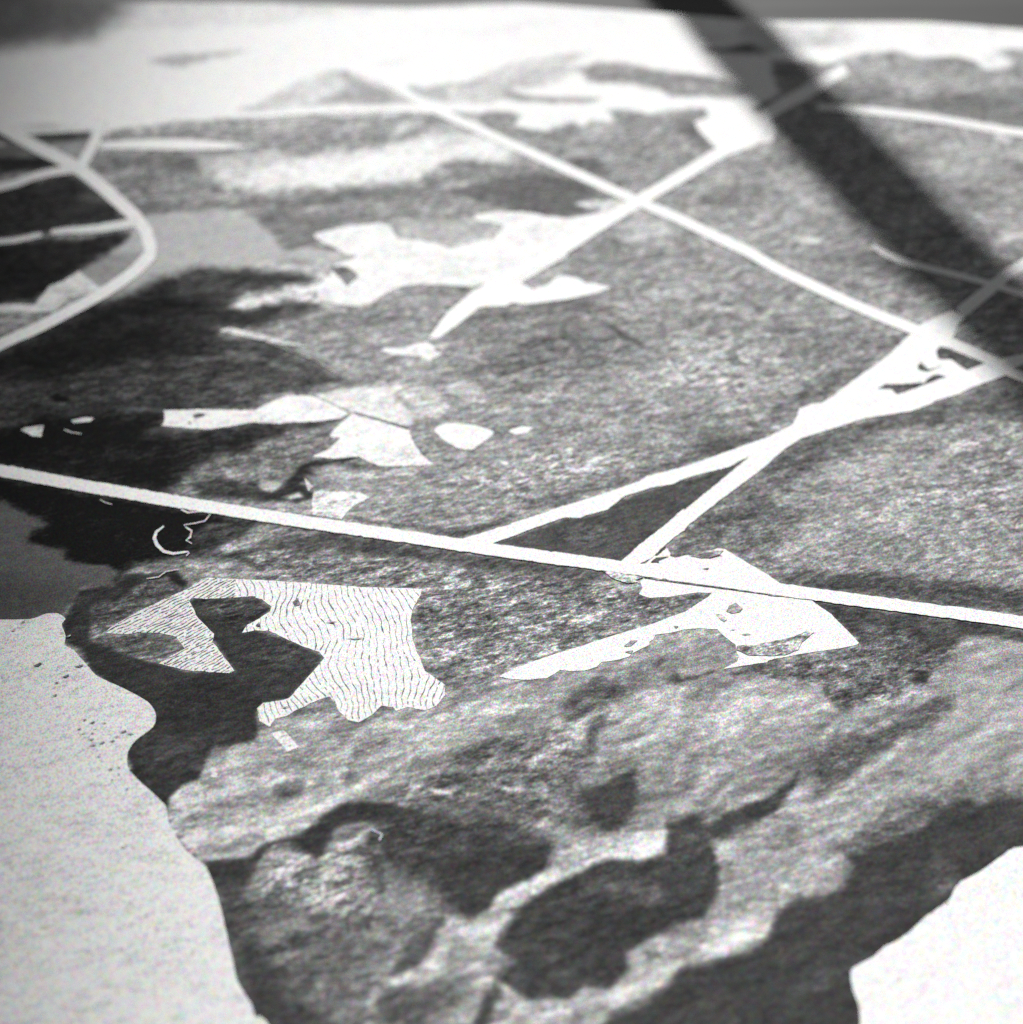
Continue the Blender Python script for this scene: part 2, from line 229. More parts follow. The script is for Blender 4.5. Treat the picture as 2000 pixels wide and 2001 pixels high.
([-143,11049,96,11139,617,10960,566,11002,843,10819,557,10564,-219,10696],0.3272,0.50,91,26,1.00),
([2713,13426,2982,13654,3506,13886,4038,14121,4567,14280,5392,14280,4586,13578,4222,13202,4209,12691,3834,12583,3402,12477,3197,11991,2853,11774,2029,11653,1412,10939,836,10564,1140,11194,1381,11455,1456,11787,1760,11991,2370,12267,2609,12619,2691,13054],0.3057,0.32,85,28,1.00),
([2613,12336,3088,12336,3296,12336,3180,11991,2855,11801,2207,11707,2347,11991],0.4691,0.35,83,21,1.00),
([1317,11324,1936,11991,2116,11653,1710,11194,1228,10626,837,10626,1019,11002],0.4168,0.35,93,20,1.00),
([2706,13351,2905,13502,3082,12835,2686,12477],0.4068,0.40,88,22,0.80),
([3338,13502,3747,13808,3842,13578,3444,13351],0.1633,0.50,75,30,0.60),
([3350,12548,3603,12655,3834,12583,3517,12442],0.1356,0.40,71,21,0.70),
([0,12336,360,12619,789,12980,1222,13157,1709,13128,2010,13239,2104,13716,2503,13870,2677,13578,2627,13426,2691,13054,2585,12548,2380,12253,2067,12183,1638,11909,1432,11774,1395,11507,1143,11272,858,11291,682,11098,455,11130,254,11094,-145,11411,57,11689,-188,11878,100,12380],0.0474,0.35,49,21,1.00),
([905,12799,1514,12893,2014,12691,1790,12463,1079,12605],0.1062,0.45,115,29,0.80),
([2112,13654,2498,13808,2596,13502,2147,13276],0.0662,0.30,75,22,0.70),
([235,11991,707,12128,1168,11855,580,11653],0.0628,0.40,96,28,0.70),
([1632,11801,1809,11834,1869,11687,1680,11640],0.1409,0.40,34,14,0.90),
([4233,13276,4734,13731,5434,14161,6393,14521,6945,14360,7592,14200,7437,13578,4858,12980],0.1253,0.50,167,46,0.85),
([5497,14161,5750,14161,5650,13964,5396,13948],0.0771,0.40,61,23,0.80),
([836,10564,1889,11311,2092,11573,2907,11740,3203,11991,3405,12407,3709,12548,3944,12512,4204,12655,4403,12980,4375,13202,4747,13426,5190,13487,5479,13716,5709,13948,6061,14137,6891,14121,8140,13886,7015,9729,1079,9729],0.0474,0.25,64,28,1.00),
([5344,12980,5629,13202,5815,12907,5564,12548,5338,12619],0.1017,0.40,87,22,0.70),
([3364,11194,3923,11521,4159,11554,3649,11194],0.0809,0.30,67,20,0.80),
([-858,14742,-789,14908,-426,15121,-94,15265,-241,15050,-566,14742],0.0698,0.50,56,24,0.80),
([4161,18281,3946,18531,4563,18560,5786,18531,6976,18356,7813,18183,9362,18131,9098,17164,7681,17601],0.0698,0.50,93,37,0.90),
([4540,17926,7619,17328,9070,17060,7570,17111,7132,17179,6742,17192,6287,16870,5776,17287,5151,17071,4991,17315,4802,17645],0.0628,0.45,54,27,1.00),
([5300,17397,5606,17452,5659,17179,5355,17125,5176,17233],0.1633,0.60,125,27,0.60),
([0,19325,846,19760,1186,19807,1511,19965,1712,20160,2333,20517,2824,20715,3410,20948,3806,21184,3948,21286,2790,19997,2492,19697,1698,18788,0,19142,-314,19194],0.0698,0.30,30,10,1.00),
([794,19310,1097,19650,1685,19588,1463,19310,1043,19249],0.1204,0.60,137,29,0.70),
([213,19997,662,20096,1380,20452,2854,21116,4326,21876,4354,22124,3351,21770,2870,21320,1965,20914,1300,20616,645,20322,214,20128],0.0931,0.50,104,31,0.90),
([-2608,19807,-2181,19744,-817,19310,-65,19650,0,19870,-487,19619,-905,19495,-1967,19713],0.0771,0.50,69,30,1.00),
([4153,20948,3152,19997,2802,19604,2431,19112,2559,18871,3323,19097,3963,18678,3966,18708,4752,19997,4113,19997,5933,22124,4989,21806,4236,21083],0.1062,0.60,100,40,0.80),
([4985,21770,6426,22376,7275,22667,8037,23150,8718,23511,8968,23263,10590,22635,10401,21940,8000,22303,6366,22017,5603,21423,4472,21218],0.1062,0.45,88,33,0.90),
([6781,21083,7388,21492,7463,21423,6881,20914],0.3272,0.40,63,21,0.80),
([7272,22053,8725,22196,10364,21804,10007,20496,8396,20748,7459,20748,7186,21596],0.2575,0.80,266,43,0.60),
([6807,20748,8359,20583,9871,19997,9547,18808,7308,19997,6030,19997],0.2652,0.85,201,40,0.60),
([4359,22160,4874,22667,5356,22851,6163,23607,7035,24593,6235,24074,5176,23225,4395,22484],0.1062,0.50,91,34,0.60),
([4753,25630,5923,25209,7099,24960,6722,24153,5694,23607,4480,23225],0.2006,0.60,299,48,0.60),
([0,25545,493,25715,1487,25929,2193,25209,1672,24392,478,24392,-791,24392,-1160,24796,-567,25502],0.1304,0.50,171,49,0.60),
([0,24392,1200,24593,2381,24272,1874,23607,699,23415,0,23415,-1010,23607],0.1062,0.70,234,47,0.55),
([2488,24074,2872,24472,3611,24715,4658,24796,4480,23225,3463,23038,2309,23038,2108,23607],0.3587,0.80,293,47,0.60),
([1652,25084,1844,25043,2463,24432,2410,24352,2066,24634,1790,24919],0.0734,0.30,60,24,0.80),
([0,22851,462,23075,1044,23225,1270,23038,689,22851,0,22557],0.3495,0.70,113,34,0.60),
([0,21218,664,21423,1996,21492,2446,21596,1752,21015,866,20583,0,20257,-937,20748,0,21252],0.3142,0.90,210,42,0.60),
([7007,27402,7711,27036,8117,26498,7568,26233,6679,26945,5980,27402],0.0995,0.40,327,52,0.60),
([7042,25630,7258,25886,7335,25758,7101,25545],0.0995,0.30,63,25,0.80),
([7537,26059,8042,26103,8305,25545,7516,25126,7156,25292],0.3272,0.40,175,37,0.70),
([-3482,22963,-2853,23188,-2160,23225,-1701,23347,-1899,23112,-2028,22926,-1881,22741,-1651,22448,-1697,22196,-1760,22106,-2338,22339,-2714,22521,-3144,22777],0.6482,0.25,45,22,1.00),
([-2009,23000,-1808,23150,-1464,23225,-1179,23000,-1100,22667,-1119,22521,-1250,22357,-1543,22303,-1638,22412,-1858,22741],0.4800,0.40,67,34,1.00),
([-1164,23301,-1005,23415,-702,23415,-512,23150,-647,22907,-878,22963,-1111,23038],0.4800,0.40,68,34,1.00),
([-445,23377,0,23530,0,23415,-351,23301],0.3495,0.40,58,23,0.80),
([-3588,24153,-3439,24074,-2992,23492,-3011,23434,-3371,23839],0.1575,0.20,47,12,0.70),
([-1516,24634,-1278,24715,-1227,24593,-1440,24512],0.3495,0.30,48,12,0.90),
]
OUTLINES=[
('sea',[-9193,17512,-7666,17534,-7213,17548,-6996,17654,-6820,17668,-6676,17548,-6717,17452,-6603,17179,-6591,17017,-6433,16910,-6232,16672,-6010,16412,-5795,16283,-5436,16079,-5157,15878,-5027,15654,-5030,15434,-5231,15193,-5306,14979,-5275,14742,-5223,14649,-5056,14465,-4651,14059,-4554,13773,-4321,13385,-4099,13163,-3962,13049,-3746,12578,-3472,11738,-3342,11345,-3147,11053,-3076,10874,-2943,10819,-2544,9829,-7099,9829],2,0.779,0.22,3.9,1),
('sea',[8109,13533,6721,13374,6556,13342,6350,13195,6064,12986,5753,12801,5586,12558,5466,12458,5214,12279,5031,12103,4804,11939,4640,11852,4487,11719,4198,11550,4165,11494,4156,11272,4198,11017,4183,10819,4111,9829,7099,9829],2,0.831,0.09,5.5,1),
('field',[-3861,28110,-3229,28387,-2606,28492,-2417,28396,-2212,27968,-1766,27874,-1373,27733,-1162,27592,-958,27686,-729,27874,-340,27921,-315,28110,-160,28396,-450,28539,-768,28659,-612,28851,0,28923,0,28923,398,28875,793,28731,1188,28684,1831,28916,2293,29120,2493,29365,2669,29170,1563,28063,1081,27546,637,27127,0,26675,-78,26720,-379,26453,-728,26299,-1204,26343,-1706,26387,-2127,26277,-2412,26016,-2573,25800,-2836,25672,-3082,25664,-3387,25792,-3597,25929,-3652,26277,-3455,26631,-3386,27036,-2998,27310,-3210,27402,-3431,27616,-3707,27827],2,0.736,0.22,24.1,1),
('field',[-5980,22557,-5389,22575,-4404,22557,-4404,22557,-4241,22741,-3920,22963,-3482,22963,-3141,22741,-2802,22484,-2928,22339,-3239,22267,-3688,22231,-3956,22196,-4367,22231,-4437,22231,-4763,22124,-5202,22035,-5592,22088,-5949,22142,-5918,22303],2,0.801,0.28,13.3,0),
('field',[-2710,22466,-2336,22303,-1757,22035,-1678,21770,-1530,21423,-1298,21116,-1713,21083,-2151,21066,-2378,21184,-2541,21320,-2935,21269,-3314,21320,-3043,21527,-2887,21806,-3069,21841,-3035,21982,-2897,22231],2,0.831,0.28,12.9,0),
('field',[-1307,22017,-1132,22196,-657,22160,-294,21964,-427,21770,-646,21510,-868,21527,-1118,21735],2,0.824,0.15,8.7,1),
('field',[-58,21982,0,22035,180,22124,372,22088,269,21946,67,21893],2,0.824,0.15,6.5,0),
('field',[-2360,24272,-2270,24372,-1982,24332,-1749,24472,-1537,24553,-1412,24392,-1360,24272,-1238,24173,-1468,23976,-1663,24114,-2092,24153],2,0.722,0.30,11.9,0),
('field',[-3226,20322,-3216,20452,-2481,20435,-2300,20289,-2544,20096,-2620,19965,-2712,19776,-3186,19870],2,0.675,0.60,10.1,0),
('field',[2054,18708,2221,18910,2431,19112,2484,18976,2469,18916,2549,18871,2751,18946,2930,18862,3093,18847,3285,18916,3110,19036,3240,19097,3341,19067,3943,18502,4141,18278,4574,18183,4560,17926,4802,17645,4991,17315,5129,17057,5103,17017,4840,16950,4239,16831,3738,16698,3735,16672,3358,16594,3062,16528,3288,16672,3328,16778,3293,16910,3303,17017,3179,17152,3058,17328,2804,17356,2565,17328,2363,17260,2143,17219,2098,17125,2026,17071,2033,17017,1790,16857,1708,16778,1589,16725,1393,16685,1315,16672,1234,16568,1058,16502,846,16489,712,16515,517,16360,230,16322,0,16334,0,16334,-194,16386,0,16515,0,16534,583,16804,1453,17179,2058,17424,2613,17701,2979,18011,3047,18097,2827,18111,2375,18011,2093,17997,1936,18068,2005,18211,1972,18356,2038,18429,1962,18531],2,0.846,0.06,6.3,0),
('hatched_field',[-6068,17260,-5870,17479,-5609,17701,-5254,17983,-4941,18183,-4803,18356,-4691,18429,-3930,18385,-3930,18385,-3109,18312,-2291,18226,-1723,18206,-1368,18197,-1373,18068,-1482,17785,-1511,17534,-1463,17125,-1394,16884,-1252,16489,-956,16232,-950,16029,-1057,15828,-1224,15741,-1471,15803,-1636,15729,-1678,15803,-1849,15828,-1970,15654,-2148,15519,-2300,15556,-2465,15753,-2533,15903,-2598,16003,-2817,15903,-3064,15729,-3186,15630,-3331,15581,-3390,15434,-3550,15532,-3605,15778,-3532,15878,-3180,15953,-2936,16386,-2736,16751,-2825,16884,-3046,16964,-3400,17179,-3609,17301,-3808,17315,-4001,17260,-3941,17424,-3830,17507,-3830,17507,-3633,17701,-3625,17813,-3780,17954,-3886,17997,-3889,18025,-4629,17977,-4854,17997,-4884,17926,-4692,17562,-4411,17233,-4409,17071,-4026,16502,-4077,16451,-4740,16515,-5145,16646,-4976,16804,-4801,16937,-4973,17179,-5241,17260,-5539,17274,-5709,17233],2,0.831,0.10,8.8,0),
('field',[-3358,15313,-3199,15385,-2946,15073,-3102,14979],2,0.702,0.60,8.1,0),
('field',[-8325,22017,-8250,22088,-7961,22160,-7939,21841,-8089,21858],2,0.743,0.60,8.7,0),
('field',[-7523,22285,-7287,22357,-7136,22339,-7176,22249,-7461,22203],2,0.655,0.50,8.8,0),
('field',[-9515,25672,-9278,25715,-8859,25715,-8712,26321,-8513,26453,-8255,26810,-7712,26190,-7862,26059,-8264,25951,-8442,25481,-8854,25460,-9108,25502,-9467,25460,-11378,25524,-11423,25688],2,0.635,0.25,7.6,0),
('field',[3938,32393,4148,32507,4301,32620,4167,33101,4931,33192,5539,32614,5668,32237,5543,31641,5424,31585,4763,31464,4304,31350,3975,32129],2,0.846,0.10,14.6,0),
('field',[-5322,24878,-5142,24981,-4658,24796,-4656,24776,-4511,24776,-3657,24392,-4142,24464,-4639,24626,-4639,24626],2,0.531,0.40,9.7,0),
('field',[-3397,20781,-3224,20550,-3302,20452,-3360,20616],2,0.655,0.40,6.2,0),
('field',[-4110,14545,-4067,14626,-4008,14591,-4017,14522],2,0.794,0.10,2.4,0),
('road',[4320,21823,4787,22160,4867,22339,4956,22594,5178,22722,5366,22759,5548,22907,5796,23188,6262,23645,6428,23800,6800,24193,7076,24553,7307,24837,7509,25084,8125,25502,8385,25334,8156,25043,8043,24715,7947,24593,8326,24332,8738,24035,9174,24173,11074,24411,10991,24104,9107,23878,8938,23761,8726,23549,8409,23377,8044,23188,7775,23000,7348,22814,7213,22704,6860,22521,6480,22430,6057,22339,5837,22231,5304,21982,4875,21788,4549,21492,4240,21116,4038,20898,3794,20649,3152,19997,2803,19619,2730,19495,2584,19356,2413,19158,2166,18856,1846,18649,1698,18782,1997,19158,2491,19682,2748,19997,2790,19997,3974,21320,3809,21218,3595,21049,3413,20982,3142,20881,2826,20748,2598,20599,2335,20550,1827,20322,1690,20160,1534,19997,1360,19918,1188,19854,1101,19791,847,19807,421,19588,0,19356,-335,19182,-480,19127,-816,19286,0,19650,0,19666,531,19918,660,19997,1375,20322,2083,20682,2222,20814,2849,21049],4,0.846,0.05,8.6,0),
('road',[-1494,24674,-1202,25418,-725,26146,-329,26542,0,26900,1033,27681,1075,27310,815,27058,176,26431,399,26212,676,26343,831,26586,1009,26653,1208,26586,1405,26431,1604,26387,1874,26255,1592,26081,1090,25886,296,25715,0,25758,-101,25651,-372,25651,-617,25587,-903,25167,-1231,24756,-1348,24634],3,0.846,0.05,10.2,0),
('dark_mark',[7615,24232,7717,24392,7873,24332,8423,23886,8052,23684,7942,23839,7855,23996,7622,24015],5,0.100,0.50,9.4,0),
('dark_mark',[6393,23150,6554,23282,6809,23282,7234,23320,7440,23549,7557,23549,7651,23492,7431,23377,7224,23263,6889,23075,6713,22993,6644,23131],5,0.085,0.50,9.2,0),
('dark_mark',[7205,23800,7296,23917,7387,23703,7684,23847,7417,23676,7341,23645,7207,23684],5,0.100,0.50,9.3,0),
('dark_mark',[2038,18443,2542,18356,3242,18234,3896,18091,3895,18077,4231,18020,4228,18003,3890,18040,3892,18054,3237,18183,2539,18312,2037,18414],6,0.163,0.90,4.7,0),
('dark_mark',[3232,17701,3282,17813,3389,17884,3487,17757,3430,17687,3307,17659],5,0.327,0.50,4.6,0),
('dark_mark',[3067,17645,3165,17632,3226,17534,3171,17479,3099,17562],5,0.327,0.50,4.5,0),
('dark_mark',[2412,17397,2491,17397,2447,17342],5,0.306,0.50,3.6,0),
('dark_mark',[1650,16977,1763,17098,1862,17103,1758,16990],5,0.327,0.50,3.5,0),
('dark_mark',[1654,16870,1792,16897,1749,16831],5,0.397,0.50,3.5,0),
('dark_mark',[2930,18619,3055,18649,3031,18604],5,0.194,0.50,2.8,0),
('dark_mark',[3254,17315,3334,17328,3292,17301],5,0.265,0.50,2.7,0),
('dark_mark',[3402,17219,3523,17247,3559,17219,3460,17206],5,0.306,0.50,2.7,0),
('dark_mark',[1412,18575,1736,18507,2038,18437,1892,18370,1951,18333,1786,18298,1548,18414],5,0.480,0.90,5.6,0),
('dark_mark',[3320,16990,3779,17057,3779,17057,4185,17173,4463,17342,4491,17260,4289,17071,4210,16910,4003,16809,3749,16791,3749,16791,3457,16804,3293,16910],5,0.350,0.90,7.1,0),
('dark_mark',[2232,18916,2413,19158,2420,19097,2274,18931],5,0.079,0.30,2.9,0),
('dark_mark',[2150,18767,2249,18871,2458,18901,2287,18812,2288,18761],5,0.079,0.30,3.8,0),
('dark_mark',[2769,18916,3110,19036,3317,19036,3225,18931,3096,18871,2950,18862],5,0.228,0.70,5.8,0),
('dark_mark',[-5479,22404,-5374,22466,-5235,22448,-5294,22383,-5402,22339],5,0.100,0.40,4.4,0),
('dark_mark',[-5520,22213,-5468,22249,-5471,22188],5,0.136,0.40,3.3,0),
('dark_mark',[-3453,26923,-3152,26968,-2929,26675,-2992,26498,-3105,26321,-3250,26586],5,0.163,0.50,15.5,1),
('dark_mark',[-3313,17898,-3240,17983,-3187,17841,-3264,17813],5,0.265,0.60,3.7,0),
('dark_mark',[-3817,17397,-3767,17479,-3735,17369],5,0.163,0.60,3.6,0),
('dark_mark',[-2454,17138,-2161,17152,-2295,17111],6,0.194,0.60,2.7,0),
('dark_mark',[-2775,17465,-2618,17485,-2675,17446],6,0.194,0.60,2.7,0),
('dark_mark',[-3277,15791,-3147,15803,-3219,15771],6,0.194,0.60,2.5,0),
('dark_mark',[5522,12488,5552,12514,5557,12478],5,0.111,0.40,1.4,0),
('dark_mark',[4725,11382,4752,11401,4754,11364],5,0.265,0.40,1.3,0),
('dark_mark',[-5135,13364,-5049,13368,-5098,13347],5,0.194,0.40,1.5,0),
('dark_mark',[-6056,15544,-6029,15561,-5991,15576,-5986,15568,-6011,15541],5,0.265,0.80,4.1,0),
('dark_mark',[-5940,15493,-5910,15515,-5867,15532,-5859,15522,-5889,15490],5,0.163,0.80,4.1,0),
('dark_mark',[-5766,15490,-5739,15507,-5701,15524,-5696,15515,-5721,15488],5,0.211,0.80,4.1,0),
('dark_mark',[-6093,15376,-6071,15390,-6038,15402,-6033,15395,-6055,15373],5,0.211,0.80,4.1,0),
('dark_mark',[-6060,15296,-6019,15313,-5961,15330,-5954,15320,-5993,15294],5,0.327,0.80,4.1,0),
('dark_mark',[-5895,15301,-5872,15318,-5837,15332,-5832,15325,-5855,15298],5,0.327,0.80,4.1,0),
('dark_mark',[-5494,15320,-5453,15344,-5396,15366,-5388,15354,-5427,15318],5,0.211,0.80,4.1,0),
('dark_mark',[-5386,15284,-5344,15301,-5285,15315,-5278,15308,-5319,15284],5,0.211,0.80,4.1,0),
('dark_mark',[-5904,15186,-5871,15202,-5824,15219,-5816,15210,-5849,15183],5,0.211,0.80,4.1,0),
('dark_mark',[-5748,15121,-5715,15147,-5664,15171,-5655,15157,-5689,15119],5,0.327,0.80,4.1,0),
('dark_mark',[-5604,15159,-5570,15174,-5522,15188,-5515,15178,-5548,15157],5,0.163,0.80,4.1,0),
('dark_mark',[-5875,15081,-5834,15097,-5777,15114,-5769,15104,-5809,15078],5,0.327,0.80,4.0,0),
('dark_mark',[-5741,14880,-5712,14894,-5671,14906,-5664,14899,-5693,14880],5,0.163,0.80,4.0,0),
('dark_mark',[-6557,16003,-6534,16021,-6499,16039,-6493,16029,-6516,16001],5,0.163,0.80,4.2,0),
('dark_mark',[-6589,15986,-6573,15993,-6550,16001,-6546,15996,-6562,15986],5,0.211,0.80,4.2,0),
('dark_mark',[-6967,16581,-6921,16617,-6855,16651,-6843,16630,-6885,16575],5,0.211,0.80,4.3,0),
('dark_mark',[-6508,16360,-6468,16388,-6410,16417,-6402,16401,-6438,16355],5,0.265,0.80,4.3,0),
('dark_mark',[-7453,17290,-7425,17307,-7385,17320,-7379,17312,-7406,17290],5,0.211,0.80,4.5,0),
('dark_mark',[-7346,17460,-7317,17479,-7273,17499,-7265,17488,-7294,17457],5,0.211,0.80,4.5,0),
('dark_mark',[-6714,17238,-6685,17252,-6644,17263,-6639,17257,-6666,17236],5,0.211,0.80,4.5,0),
('dark_mark',[-6600,17163,-6574,17187,-6534,17206,-6528,17195,-6552,17160],5,0.327,0.80,4.5,0),
('dark_mark',[-6356,16562,-6307,16588,-6238,16612,-6228,16599,-6275,16560],5,0.265,0.80,4.3,0),
('dark_mark',[-6591,16247,-6563,16263,-6524,16275,-6519,16268,-6545,16245],5,0.211,0.80,4.3,0),
('dark_mark',[-5881,15388,-5852,15402,-5810,15415,-5803,15407,-5832,15385],5,0.265,0.80,4.1,0),
('dark_mark',[-5553,15236,-5526,15250,-5487,15262,-5482,15255,-5509,15236],5,0.163,0.80,4.1,0),
('dark_mark',[-5527,14658,-5500,14679,-5459,14695,-5480,14656],5,0.265,0.80,4.0,0),
('dark_mark',[-5390,14571,-5371,14585,-5344,14596,-5357,14568],5,0.265,0.80,3.9,0),
('dark_mark',[-5467,14490,-5447,14504,-5420,14516,-5434,14488],5,0.265,0.80,3.9,0),
('dark_mark',[-5242,14317,-5221,14333,-5189,14347,-5206,14317],5,0.265,0.80,3.9,0),
('dark_mark',[-5411,14686,-5391,14700,-5364,14712,-5377,14684],5,0.265,0.80,4.0,0),
]
